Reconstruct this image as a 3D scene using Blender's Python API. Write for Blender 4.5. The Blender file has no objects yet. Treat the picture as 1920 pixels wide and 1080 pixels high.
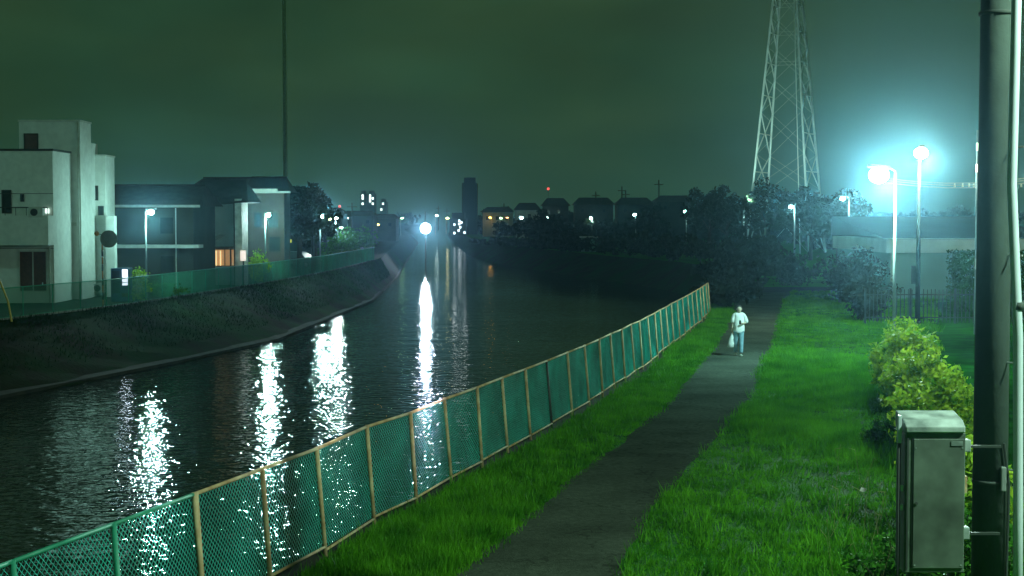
import bpy, math, random
import numpy as np
from mathutils import Vector, Matrix
random.seed(7); rng = np.random.default_rng(11)
S = bpy.context.scene
R = math.radians

# ------------------------------------------------------------------ camera
F = 2800.0; CH = 4.7; HY = 408.0           # focal length in photo pixels, camera height, horizon row
PITCH = math.atan((540 - HY) / F)
cam = bpy.data.cameras.new('camera'); camo = bpy.data.objects.new('camera', cam)
S.collection.objects.link(camo); S.camera = camo
camo.location = (0, 0, CH); camo.rotation_euler = (math.pi / 2 - PITCH, 0, 0)
cam.sensor_width = 36; cam.lens = 36 * F / 1920; cam.clip_start = 0.1; cam.clip_end = 6000

# ------------------------------------------------------------------ world: overcast night sky lit green by the town
w = bpy.data.worlds.new('World'); S.world = w; w.use_nodes = True
nt = w.node_tree; nt.nodes.clear()
def N(t, typ, **kw):
    n = t.nodes.new(typ)
    for k, v in kw.items(): setattr(n, k, v)
    return n
tc = N(nt, 'ShaderNodeTexCoord'); sep = N(nt, 'ShaderNodeSeparateXYZ')
nt.links.new(tc.outputs['Generated'], sep.inputs[0])
ramp = N(nt, 'ShaderNodeValToRGB'); nt.links.new(sep.outputs['Z'], ramp.inputs[0])
cr = ramp.color_ramp
cr.elements[0].position = 0.0; cr.elements[0].color = (0.030, 0.074, 0.036, 1)
cr.elements[1].position = 0.5; cr.elements[1].color = (0.018, 0.044, 0.018, 1)
e = cr.elements.new(0.08); e.color = (0.024, 0.062, 0.026, 1)
noi = N(nt, 'ShaderNodeTexNoise'); noi.inputs['Scale'].default_value = 7; noi.inputs['Detail'].default_value = 4
mp = N(nt, 'ShaderNodeMapping'); mp.inputs['Scale'].default_value = (1, 1, 2.6)
nt.links.new(tc.outputs['Generated'], mp.inputs[0]); nt.links.new(mp.outputs[0], noi.inputs['Vector'])
mr = N(nt, 'ShaderNodeMapRange'); mr.inputs['From Min'].default_value = 0.3; mr.inputs['From Max'].default_value = 0.7
mr.inputs['To Min'].default_value = 0.78; mr.inputs['To Max'].default_value = 1.22
nt.links.new(noi.outputs[0], mr.inputs[0])
vm = N(nt, 'ShaderNodeVectorMath', operation='SCALE'); nt.links.new(ramp.outputs[0], vm.inputs[0]); nt.links.new(mr.outputs[0], vm.inputs['Scale'])
n2 = N(nt, 'ShaderNodeTexNoise'); n2.inputs['Scale'].default_value = 4.5; n2.inputs['Detail'].default_value = 5; nt.links.new(mp.outputs[0], n2.inputs['Vector'])
tr_ = N(nt, 'ShaderNodeValToRGB'); nt.links.new(n2.outputs[0], tr_.inputs[0]); tr_.color_ramp.elements[0].position = .38; tr_.color_ramp.elements[0].color = (.9, 1, 1.12, 1); tr_.color_ramp.elements[1].position = .68; tr_.color_ramp.elements[1].color = (1.18, .98, .95, 1)
tm_ = N(nt, 'ShaderNodeVectorMath', operation='MULTIPLY'); nt.links.new(vm.outputs[0], tm_.inputs[0]); nt.links.new(tr_.outputs[0], tm_.inputs[1])
bg = N(nt, 'ShaderNodeBackground'); nt.links.new(tm_.outputs[0], bg.inputs[0]); bg.inputs[1].default_value = 1.0
wo = N(nt, 'ShaderNodeOutputWorld'); nt.links.new(bg.outputs[0], wo.inputs[0])
S.view_settings.view_transform = 'Standard'; S.view_settings.look = 'None'
S.view_settings.exposure = 0.0; S.view_settings.gamma = 1
HAZE = 0.00036; HAZE_G = 0.935

# ------------------------------------------------------------------ helpers
def ray(px, py):
    a = (px - 960) / F; b = (540 - py) / F
    return Vector((a, math.cos(PITCH) + b * math.sin(PITCH), -math.sin(PITCH) + b * math.cos(PITCH)))
def gp(px, py, z=0.0):                       # point of the plane z seen at a photo pixel
    d = ray(px, py); t = (z - CH) / d.z
    return Vector((d.x * t, d.y * t, z))
def at(px, py, Y):                           # point at distance Y seen at a photo pixel
    d = ray(px, py); t = Y / d.y
    return Vector((d.x * t, Y, CH + d.z * t))

_m = {}
def mat(name, col, rough=0.8, var=0.25, scale=3.0, metal=0.0, bump=0.0, bscale=None, col2=None, spec=0.5, trans=None):
    if name in _m: return _m[name]
    m = bpy.data.materials.new(name); m.use_nodes = True; t = m.node_tree; p = t.nodes['Principled BSDF']
    p.inputs['Roughness'].default_value = rough; p.inputs['Metallic'].default_value = metal
    p.inputs['Specular IOR Level'].default_value = spec
    tc = N(t, 'ShaderNodeTexCoord'); n = N(t, 'ShaderNodeTexNoise'); n.inputs['Scale'].default_value = scale; n.inputs['Detail'].default_value = 6
    t.links.new(tc.outputs['Object'], n.inputs['Vector'])
    r = N(t, 'ShaderNodeValToRGB'); t.links.new(n.outputs[0], r.inputs[0])
    c2 = col2 if col2 else tuple(c * (1 - var) for c in col)
    c1 = col if col2 else tuple(min(1, c * (1 + var * 0.6)) for c in col)
    r.color_ramp.elements[0].position = 0.34; r.color_ramp.elements[0].color = (*c2, 1)
    r.color_ramp.elements[1].position = 0.66; r.color_ramp.elements[1].color = (*c1, 1)
    t.links.new(r.outputs[0], p.inputs['Base Color'])
    if bump:
        b = N(t, 'ShaderNodeBump'); b.inputs['Strength'].default_value = bump; b.inputs['Distance'].default_value = 0.05
        n2 = N(t, 'ShaderNodeTexNoise'); n2.inputs['Scale'].default_value = bscale or scale * 6; n2.inputs['Detail'].default_value = 5
        t.links.new(tc.outputs['Object'], n2.inputs['Vector']); t.links.new(n2.outputs[0], b.inputs['Height']); t.links.new(b.outputs[0], p.inputs['Normal'])
    _m[name] = m; return m
def leafmat(name, a, b, scale=1.5):
    if name in _m: return _m[name]
    m = mat(name, a, 0.6, col2=b, scale=scale, spec=0.25)
    t = m.node_tree; p = t.nodes['Principled BSDF']; out = t.nodes['Material Output']
    tr = N(t, 'ShaderNodeBsdfTranslucent'); mx = N(t, 'ShaderNodeMixShader'); mx.inputs[0].default_value = 0.3
    src = p.inputs['Base Color'].links[0].from_socket; t.links.new(src, tr.inputs[0])
    t.links.new(p.outputs[0], mx.inputs[1]); t.links.new(tr.outputs[0], mx.inputs[2]); t.links.new(mx.outputs[0], out.inputs[0])
    return m
def em(name, col, strength):
    if name in _m: return _m[name]
    m = bpy.data.materials.new(name); m.use_nodes = True; t = m.node_tree; p = t.nodes['Principled BSDF']
    p.inputs['Base Color'].default_value = (*[c * 0.6 for c in col], 1)
    p.inputs['Emission Color'].default_value = (*col, 1); p.inputs['Emission Strength'].default_value = strength
    _m[name] = m; return m

def tag(o, label=None, cat=None, group=None, kind=None):
    if label: o['label'] = label
    if cat: o['category'] = cat
    if group: o['group'] = group
    if kind: o['kind'] = kind
    return o
def thing(name, loc, label, cat, group=None):
    o = bpy.data.objects.new(name, None); S.collection.objects.link(o); o.location = loc; o.empty_display_size = 0.2
    return tag(o, label, cat, group)
def root_loc(p):
    v = Vector((0, 0, 0))
    while p is not None: v = v + Vector(p.location); p = p.parent
    return v
class MB:
    def __init__(s): s.v = []; s.f = []
    def add(s, vs, fs):
        b = len(s.v); s.v += [tuple(q) for q in vs]; s.f += [tuple(i + b for i in f) for f in fs]; return s
    def box(s, x0, x1, y0, y1, z0, z1):
        return s.add([(x0,y0,z0),(x1,y0,z0),(x1,y1,z0),(x0,y1,z0),(x0,y0,z1),(x1,y0,z1),(x1,y1,z1),(x0,y1,z1)],
              [(0,3,2,1),(4,5,6,7),(0,1,5,4),(1,2,6,5),(2,3,7,6),(3,0,4,7)])
    def rbox(s, c, sx, sy, z0, z1, a):       # box turned by a about z
        ca, sa = math.cos(a), math.sin(a); vs = []
        for z in (z0, z1):
            for ux, uy in ((-1,-1),(1,-1),(1,1),(-1,1)):
                x, y = ux*sx/2, uy*sy/2; vs.append((c[0]+x*ca-y*sa, c[1]+x*sa+y*ca, z))
        return s.add(vs, [(0,3,2,1),(4,5,6,7),(0,1,5,4),(1,2,6,5),(2,3,7,6),(3,0,4,7)])
    def tube(s, p, q, r0, r1=None, n=8, cap=True):
        p = Vector(p); q = Vector(q); r1 = r0 if r1 is None else r1; d = (q - p)
        if d.length < 1e-6: return s
        d.normalize(); a = d.orthogonal().normalized(); b = d.cross(a); vs = []
        for c, r in ((p, r0), (q, r1)):
            for k in range(n):
                t = 2*math.pi*k/n; vs.append(c + a*(r*math.cos(t)) + b*(r*math.sin(t)))
        fs = [(k, (k+1) % n, n+(k+1) % n, n+k) for k in range(n)]
        if cap: fs += [tuple(range(n-1, -1, -1)), tuple(range(n, 2*n))]
        return s.add(vs, fs)
    def path(s, pts, r, n=6):
        for a, b in zip(pts[:-1], pts[1:]): s.tube(a, b, r, r, n)
        return s
    def ball(s, c, rx, ry=None, rz=None, nu=10, nv=7):
        ry = ry or rx; rz = rz or rx; vs = [(c[0], c[1], c[2]+rz)]
        for j in range(1, nv):
            th = math.pi*j/nv
            for i in range(nu):
                ph = 2*math.pi*i/nu; vs.append((c[0]+rx*math.sin(th)*math.cos(ph), c[1]+ry*math.sin(th)*math.sin(ph), c[2]+rz*math.cos(th)))
        vs.append((c[0], c[1], c[2]-rz)); L = len(vs)-1; fs = []
        for i in range(nu): fs.append((0, 1+i, 1+(i+1) % nu))
        for j in range(nv-2):
            for i in range(nu):
                a = 1+j*nu+i; b = 1+j*nu+(i+1) % nu; fs.append((a, a+nu, b+nu, b))
        for i in range(nu): fs.append((L, 1+(nv-2)*nu+(i+1) % nu, 1+(nv-2)*nu+i))
        return s.add(vs, fs)
    def build(s, name, m, parent=None, smooth=False, bevel=0):
        me = bpy.data.meshes.new(name); off = root_loc(parent)
        me.from_pydata([(x-off.x, y-off.y, z-off.z) for x, y, z in s.v], [], s.f); me.update()
        if smooth: me.polygons.foreach_set('use_smooth', [len(f) <= 4 for f in s.f])
        me.materials.append(m); o = bpy.data.objects.new(name, me); S.collection.objects.link(o); o.parent = parent
        if bevel:
            b = o.modifiers.new('bevel', 'BEVEL'); b.width = bevel; b.segments = 2; b.limit_method = 'ANGLE'
        return o
def fast_mesh(name, verts, k, m, parent=None):      # verts (n*k,3): n separate k-gons
    off = np.array(root_loc(parent)); verts = np.asarray(verts, dtype=np.float32) - off.astype(np.float32)
    n = len(verts)//k; me = bpy.data.meshes.new(name)
    me.vertices.add(n*k); me.vertices.foreach_set('co', verts.ravel())
    me.loops.add(n*k); me.loops.foreach_set('vertex_index', np.arange(n*k, dtype=np.int32))
    me.polygons.add(n); me.polygons.foreach_set('loop_start', np.arange(0, n*k, k, dtype=np.int32))
    me.update(calc_edges=True); me.materials.append(m)
    o = bpy.data.objects.new(name, me); S.collection.objects.link(o); o.parent = parent; return o
def copy_tree(o, parent=None):
    c = o.copy(); S.collection.objects.link(c); c.parent = parent
    for ch in list(o.children): copy_tree(ch, c)
    return c
def interp(pts, y):                          # x on a polyline given as (x, y), rising y
    return np.interp(y, [p[1] for p in pts], [p[0] for p in pts])
def leaf_quads(centers, size, stretch=1.0):
    n = len(centers); a = rng.normal(size=(n, 3)); a /= np.linalg.norm(a, axis=1)[:, None]
    b = rng.normal(size=(n, 3)); b = np.cross(a, b); b /= np.linalg.norm(b, axis=1)[:, None]
    s = (size * rng.uniform(0.6, 1.3, n))[:, None]
    q = np.stack([centers - a*s*stretch, centers + b*s*0.45, centers + a*s*stretch, centers - b*s*0.45], axis=1)
    return q.reshape(-1, 3)

# ------------------------------------------------------------------ the river's lines (world x, y), near to far
WZ = -2.5
L_TOP = [(-38, 2), (-27.4, 50)] + [tuple(gp(*p).xy) for p in ((0,602),(240,573),(500,532),(620,510),(712,487),(745,455),(770,440))] + [(-45, 620), (-70, 1200)]
L_WAT = [(-32, 2), (-22.7, 50)] + [tuple(gp(*p, WZ).xy) for p in ((0,748),(330,682),(520,640),(700,565),(745,520),(770,480),(785,455))] + [(-42, 620), (-66, 1200)]
fk = []
FPX = [(612,1045),(703,985),(782,948),(848,908),(905,878),(953,850),(996,826),(1036,803),(1074,780),(1106,761),(1131,745),(1153,729),(1173,717),(1191,702.5),(1206,694),(1222,681),(1234,672),(1244,662.5),(1255.5,655),(1264,646),(1285,631),(1301,618),(1321.5,599.5),(1332,588)]
F_BASE = [gp(*p) for p in FPX]
d0 = Vector((0.487, 1.70, 0)) * 1.0
pre = [F_BASE[0] - d0*k for k in range(7, 0, -1)]
F_LINE = [(p.x, p.y) for p in pre + F_BASE]
R_TOP = [(-8, -40)] + [(x-0.25, y) for x, y in F_LINE] + [(14, 100), (19.8, 135), (17.5, 160), (12.5, 180), (7.5, 208), (-1, 250), (-6, 290), (-13, 400), (-25, 620), (-45, 1200)]
R_WAT = [(-8.05, -40)] + [(x-0.3, y) for x, y in F_LINE] + [(12.4, 100), (17.5, 132), (13.6, 159), (9.2, 172), (4.3, 201), (-4.5, 245), (-8.5, 285), (-15, 400), (-27, 620), (-47, 1200)]

def resample(line, ys): return [(float(interp(line, y)), y) for y in ys]
def rl(line, y): return float(interp(line, y))
YS = [-40, -10, 0] + list(np.arange(2, 200, 3.0)) + list(np.arange(200, 620, 15.0)) + [700, 800, 1000, 1200]

M_grass = mat('grass_ground', (0.022, 0.17, 0.006), 0.95, col2=(0.010, 0.09, 0.004), scale=0.55, bump=0.6, bscale=14, spec=0.1)
M_road = mat('road_asphalt', (0.03, 0.04, 0.03), 0.95, var=0.35, scale=0.8, bump=0.3, bscale=40, spec=0.1)
M_land = mat('land', (0.012, 0.026, 0.008), 0.95, var=0.5, scale=0.2, spec=0.1)
M_bank = mat('bank_slope', (0.014, 0.050, 0.007), 0.95, col2=(0.024, 0.018, 0.009), scale=0.35, bump=0.8, bscale=5, spec=0.1)
M_concrete = mat('concrete', (0.30, 0.32, 0.29), 0.85, var=0.35, scale=2.5, bump=0.2)

def strip(name, left, right, ys, zl, zr, m, sub=1):
    mb = MB(); vs = []; fs = []
    for y in ys:
        a = left(y); b = right(y)
        for k in range(sub+1):
            t = k/sub; vs.append((a*(1-t)+b*t, y, zl*(1-t)+zr*t))
    for i in range(len(ys)-1):
        for k in range(sub):
            q = i*(sub+1)+k; fs.append((q, q+1, q+sub+2, q+sub+1))
    mb.add(vs, fs); o = mb.build(name, m); tag(o, kind='structure'); return o
strip('ground', lambda y: -1300, lambda y: rl(L_TOP, y), YS, 0, 0, M_land)
strip('ground', lambda y: rl(R_TOP, y), lambda y: 1300, YS, 0, 0, M_grass)
# the slopes, as their own outlines
for nm, A, B, m in (('riverbank', L_TOP, L_WAT, M_bank), ('riverbank', R_TOP, R_WAT, M_bank)):
    mb = MB(); vs = []; ys = YS; sg = 1 if A is L_TOP else -1
    for y in ys:
        a = rl(A, y); b = rl(B, y); ext = (b-a)*0.25
        for k in range(7):
            t = k/6*1.25; wob = 0 if k in (0,) else 0.10*math.sin(y*0.7+k*1.3)*math.sin(y*0.23+k)
            if A is R_TOP and y < 80: wob = 0
            vs.append((a+(b-a)*t, y, (WZ)*t + wob*(0.0 if A is R_TOP and y < 80 else 1)))
    fs = []
    for i in range(len(ys)-1):
        for k in range(6): q = i*7+k; fs.append((q, q+1, q+8, q+7))
    mb.add(vs, fs); tag(mb.build(nm, m), kind='structure')
# low concrete toe at the left waterline
mb = MB()
for a, b in zip(L_WAT[1:7], L_WAT[2:8]):
    A = Vector((a[0], a[1], WZ)); B = Vector((b[0], b[1], WZ)); n = Vector((-(B-A).y, (B-A).x, 0)).normalized()
    mb.add([A+n*.5+Vector((0,0,.22)), A+Vector((0,0,.14)), B+Vector((0,0,.14)), B+n*.5+Vector((0,0,.22)), A-Vector((0,0,.5)), B-Vector((0,0,.5)), A+n*.5-Vector((0,0,.5)), B+n*.5-Vector((0,0,.5))],
           [(0,1,2,3),(1,4,5,2),(0,3,7,6)])
tag(mb.build('bank_toe', mat('toe_concrete', (0.025, 0.026, 0.016), 0.9, var=0.5, scale=1.5)), kind='structure')

# ------------------------------------------------------------------ water
def water_mat():
    m = bpy.data.materials.new('river_water'); m.use_nodes = True; t = m.node_tree; p = t.nodes['Principled BSDF']
    p.inputs['Base Color'].default_value = (0.006, 0.012, 0.006, 1); p.inputs['Roughness'].default_value = 0.02; p.inputs['IOR'].default_value = 1.333
    tc = N(t, 'ShaderNodeTexCoord')
    def nz(sc, sx, sy, det, dist=0.0):
        mp = N(t, 'ShaderNodeMapping'); mp.inputs['Scale'].default_value = (sx, sy, 1); mp.inputs['Rotation'].default_value = (0, 0, R(-10))
        n = N(t, 'ShaderNodeTexNoise'); n.inputs['Scale'].default_value = sc; n.inputs['Detail'].default_value = det; n.inputs['Distortion'].default_value = dist
        t.links.new(tc.outputs['Object'], mp.inputs[0]); t.links.new(mp.outputs[0], n.inputs['Vector']); return n
    a = nz(2.3, 1.0, 1.2, 1.8, 0.3); b = nz(0.35, 0.8, 1.2, 1, 0.2)
    pa = nz(0.045, 1, 1, 2)                       # wind patches: calm and ruffled water
    mr = N(t, 'ShaderNodeMapRange'); mr.inputs['From Min'].default_value = 0.35; mr.inputs['From Max'].default_value = 0.65
    mr.inputs['To Min'].default_value = 0.55; mr.inputs['To Max'].default_value = 1.2; t.links.new(pa.outputs[0], mr.inputs[0])
    b1 = N(t, 'ShaderNodeBump'); b1.inputs['Distance'].default_value = 0.058; sy = N(t, 'ShaderNodeSeparateXYZ'); t.links.new(tc.outputs['Object'], sy.inputs[0])     # the bend upstream lies sheltered and calm
    ys_ = N(t, 'ShaderNodeMapRange'); ys_.inputs['From Min'].default_value = 45; ys_.inputs['From Max'].default_value = 150; ys_.inputs['To Min'].default_value = 1; ys_.inputs['To Max'].default_value = .42; t.links.new(sy.outputs['Y'], ys_.inputs[0])
    mm = N(t, 'ShaderNodeMath', operation='MULTIPLY'); t.links.new(mr.outputs[0], mm.inputs[0]); t.links.new(ys_.outputs[0], mm.inputs[1]); t.links.new(mm.outputs[0], b1.inputs['Strength'])
    t.links.new(a.outputs[0], b1.inputs['Height'])
    b2 = N(t, 'ShaderNodeBump'); b2.inputs['Distance'].default_value = 0.08; b2.inputs['Strength'].default_value = 0.5
    t.links.new(b.outputs[0], b2.inputs['Height']); t.links.new(b1.outputs[0], b2.inputs['Normal']); t.links.new(b2.outputs[0], p.inputs['Normal'])
    return m
mb = MB(); mb.add([(-120, -40, WZ), (60, -40, WZ), (60, 1200, WZ), (-120, 1200, WZ)], [(0, 1, 2, 3)])
tag(mb.build('water', water_mat()), kind='structure')

# ------------------------------------------------------------------ footpath
PL = [(700,1200),(866,1064),(967,986),(1065,901),(1148,844),(1205,795),(1264,743),(1336,651),(1362,610),(1378,575),(1386,555),(1388,535)]
PR = [(1130,1200),(1172,1065),(1196,993),(1244,935),(1307,858),(1379,791),(1410,743),(1448,651),(1456,610),(1466,575),(1478,555),(1490,535)]
def topl(pts, z=0.0):
    g = [gp(x, y, z) for x, y in pts]; g = [(p.x, p.y) for p in g]
    a, b = g[0], g[1]; k = (b[0]-a[0])/(b[1]-a[1]); g.insert(0, (a[0]-k*(a[1]-2), 2.0)); return g
PLw, PRw = topl(PL), topl(PR)
M_path = mat('path_asphalt', (0.076, 0.096, 0.072), 1.0, var=0.28, scale=0.55, bump=0.5, bscale=30, spec=0.0)
def speckle(m, sc, amt, cr=0.0):            # fine grit over the large stains, and hairline cracks
    t = m.node_tree; p = t.nodes['Principled BSDF']; src = p.inputs['Base Color'].links[0].from_socket; tc = N(t, 'ShaderNodeTexCoord')
    n = N(t, 'ShaderNodeTexNoise'); n.inputs['Scale'].default_value = sc; n.inputs['Detail'].default_value = 8; t.links.new(tc.outputs['Object'], n.inputs['Vector'])
    r = N(t, 'ShaderNodeMapRange'); r.inputs['From Min'].default_value = .35; r.inputs['From Max'].default_value = .65; r.inputs['To Min'].default_value = 1-amt; r.inputs['To Max'].default_value = 1+amt; t.links.new(n.outputs[0], r.inputs[0])
    v = N(t, 'ShaderNodeVectorMath', operation='SCALE'); t.links.new(src, v.inputs[0]); t.links.new(r.outputs[0], v.inputs['Scale']); out = v.outputs[0]
    if cr:
        w_ = N(t, 'ShaderNodeTexVoronoi', feature='DISTANCE_TO_EDGE'); w_.inputs['Scale'].default_value = .42
        nn = N(t, 'ShaderNodeVectorMath', operation='ADD'); n3 = N(t, 'ShaderNodeTexNoise'); n3.inputs['Scale'].default_value = 2.5; t.links.new(tc.outputs['Object'], n3.inputs['Vector']); t.links.new(tc.outputs['Object'], nn.inputs[0]); t.links.new(n3.outputs['Color'], nn.inputs[1]); t.links.new(nn.outputs[0], w_.inputs['Vector'])
        q = N(t, 'ShaderNodeMapRange'); q.inputs['From Min'].default_value = .004; q.inputs['From Max'].default_value = .014; q.inputs['To Min'].default_value = 1-cr; q.inputs['To Max'].default_value = 1; t.links.new(w_.outputs['Distance'], q.inputs[0])
        v2 = N(t, 'ShaderNodeVectorMath', operation='SCALE'); t.links.new(out, v2.inputs[0]); t.links.new(q.outputs[0], v2.inputs['Scale']); out = v2.outputs[0]
    t.links.new(out, p.inputs['Base Color'])
speckle(M_path, 9.0, .16, .3)
ysp = list(np.arange(2, 100, 1.0))
mb = MB(); vs = []; fs = []
for i, y in enumerate(ysp):
    jl = 0.07*math.sin(y*2.1)+0.05*math.sin(y*5.3+1); jr = 0.07*math.sin(y*1.7+2)+0.05*math.sin(y*4.7)
    vs += [(rl(PLw, y)+jl, y, 0.012), (rl(PRw, y)+jr, y, 0.012)]
for i in range(len(ysp)-1): q = 2*i; fs.append((q, q+1, q+3, q+2))
mb.add(vs, fs); tag(mb.build('path', M_path), kind='structure')
# cross road seen pale at the end of the path
mb = MB(); mb.add([(12, 94, 0.02), (60, 90, 0.02), (60, 98, 0.02), (12, 101, 0.02)], [(0, 1, 2, 3)])
tag(mb.build('road', M_road), kind='structure')
# road along the left bank behind its fence
strip('road', lambda y: rl(L_TOP, y)-6.2, lambda y: rl(L_TOP, y)-1.0, [y for y in YS if 40 < y < 400], 0.01, 0.01, M_road)
strip('darkened_ground', lambda y: y*.272, lambda y: 60, [y for y in YS if 24 < y < 86], 0.008, 0.008, mat('darkened_ground_green', (0.010, 0.062, 0.007), 1.0, var=0.5, scale=1.2, spec=0.0))  # added darker sheet, shade put into the colour of over-lit grass
# bare soil at the foot of the near fence
strip('soil_edge', lambda y: rl(F_LINE, y)-0.22, lambda y: rl(F_LINE, y)+0.18+0.07*math.sin(y*1.9)+0.06*math.sin(y*4.3), list(np.arange(4, 73, 0.5)), 0.012, 0.012,
      mat('bare_soil', (0.022, 0.024, 0.012), 0.95, var=0.5, scale=2))

# ------------------------------------------------------------------ grass
M_blade = leafmat('grass_blades', (0.125, 0.42, 0.014), (0.034, 0.19, 0.005), 1.1)
speckle(M_blade, 14.0, .3)
def blades(pos, h, wd):
    n = len(pos); an = rng.uniform(0, 2*np.pi, n); la = rng.uniform(0, 2*np.pi, n); ll = rng.uniform(0.1, 0.75, n)*h
    dx = np.cos(an)*wd/2; dy = np.sin(an)*wd/2; V = np.zeros((n, 3, 3), np.float32)
    V[:, 0] = pos + np.stack([-dx, -dy, 0*dx], 1); V[:, 1] = pos + np.stack([dx, dy, 0*dx], 1)
    V[:, 2] = pos + np.stack([np.cos(la)*ll, np.sin(la)*ll, h], 1); return V.reshape(-1, 3)
PK = [(random.uniform(.25, 2.2), random.uniform(0, 6.28), random.uniform(0, 6.28)) for _ in range(9)]
def patch(x, y):                            # smooth random field 0..1 with no repeating direction
    v = sum(np.sin(k*(x*math.cos(a)*1.3+y*math.sin(a)*.8)+p)/(1+k*.4) for k, a, p in PK); return np.clip(.5+v*.17, 0, 1)
def tufts(nt, per, y0, y1, xl, xr, tall=None):
    y = y0*(y1/y0)**rng.uniform(0, 1, nt); a = xl(y); b = xr(y); u = rng.uniform(0, 1, nt); x = a+(b-a)*u; pv = patch(x, y)
    ed = np.minimum(u, 1-u)*(b-a); th = (.045+.17*pv**2*rng.uniform(.4, 1.6, nt))*np.clip(ed/.35+.4, .35, 1)
    if tall is not None: th = th*(1+tall(x, y, u))
    keep = rng.uniform(0, 1, nt) < .35+.65*pv; x, y, th = x[keep], y[keep], th[keep]
    X = np.repeat(x, per); Y = np.repeat(y, per); T = np.repeat(th, per); m = len(X); sp = .05+T*.45
    px = X+rng.normal(size=m)*sp; py_ = Y+rng.normal(size=m)*sp
    h = T*rng.uniform(.45, 1.25, m); return blades(np.stack([px, py_, np.zeros(m)], 1), h, (.006+.0004*Y)*rng.uniform(.7, 1.4, m))
FL = lambda y: np.interp(y, [p[1] for p in F_LINE], [p[0] for p in F_LINE])+.14
allv = [tufts(17000, 14, 15, 75, FL, lambda y: interp(PLw, y)+.04),
        tufts(24000, 14, 13, 95, lambda y: interp(PRw, y)-.04, lambda y: y*.285, lambda x, y, u: np.exp(-((y-23.2)/1.3)**2)*.9*np.clip(1.2-u*1.6, 0, 1)+np.clip(u-.6, 0, 1)*1.6)]  # the taller clump stands in for a lit band edged by shadow
# seed heads and broad weeds standing out of the lawn
for nt_, y0, y1, xl, xr in ((700, 15, 60, FL, lambda y: interp(PLw, y)), (1000, 13, 70, lambda y: interp(PRw, y), lambda y: y*.28)):
    y = y0*(y1/y0)**rng.uniform(0, 1, nt_); x = xl(y)+(xr(y)-xl(y))*rng.uniform(0, 1, nt_)
    X = np.repeat(x, 9); Y = np.repeat(y, 9); m = len(X)
    allv.append(blades(np.stack([X+rng.normal(size=m)*.05, Y+rng.normal(size=m)*.05, np.zeros(m)], 1), rng.uniform(.12, .34, m), np.full(m, .022)))
tag(fast_mesh('grass', np.concatenate(allv), 3, M_blade), kind='stuff')
# weeds on the far (left) slope
n = 30000; y = rng.uniform(52, 170, n); a = interp(L_TOP, y); b = interp(L_WAT, y); u = rng.uniform(0, 1, n)**1.8*0.75
keep = rng.uniform(0, 1, n) < patch(a*2+y*0.3, y*0.5)
x = a+(b-a)*u; pos = np.stack([x, y, WZ*u], 1)[keep]
tag(fast_mesh('weeds', blades(pos, rng.uniform(0.08, 0.26, len(pos)), 0.05), 3, leafmat('bank_weeds', (0.012, 0.055, 0.004), (0.007, 0.02, 0.004), 0.5)), kind='stuff')

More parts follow.
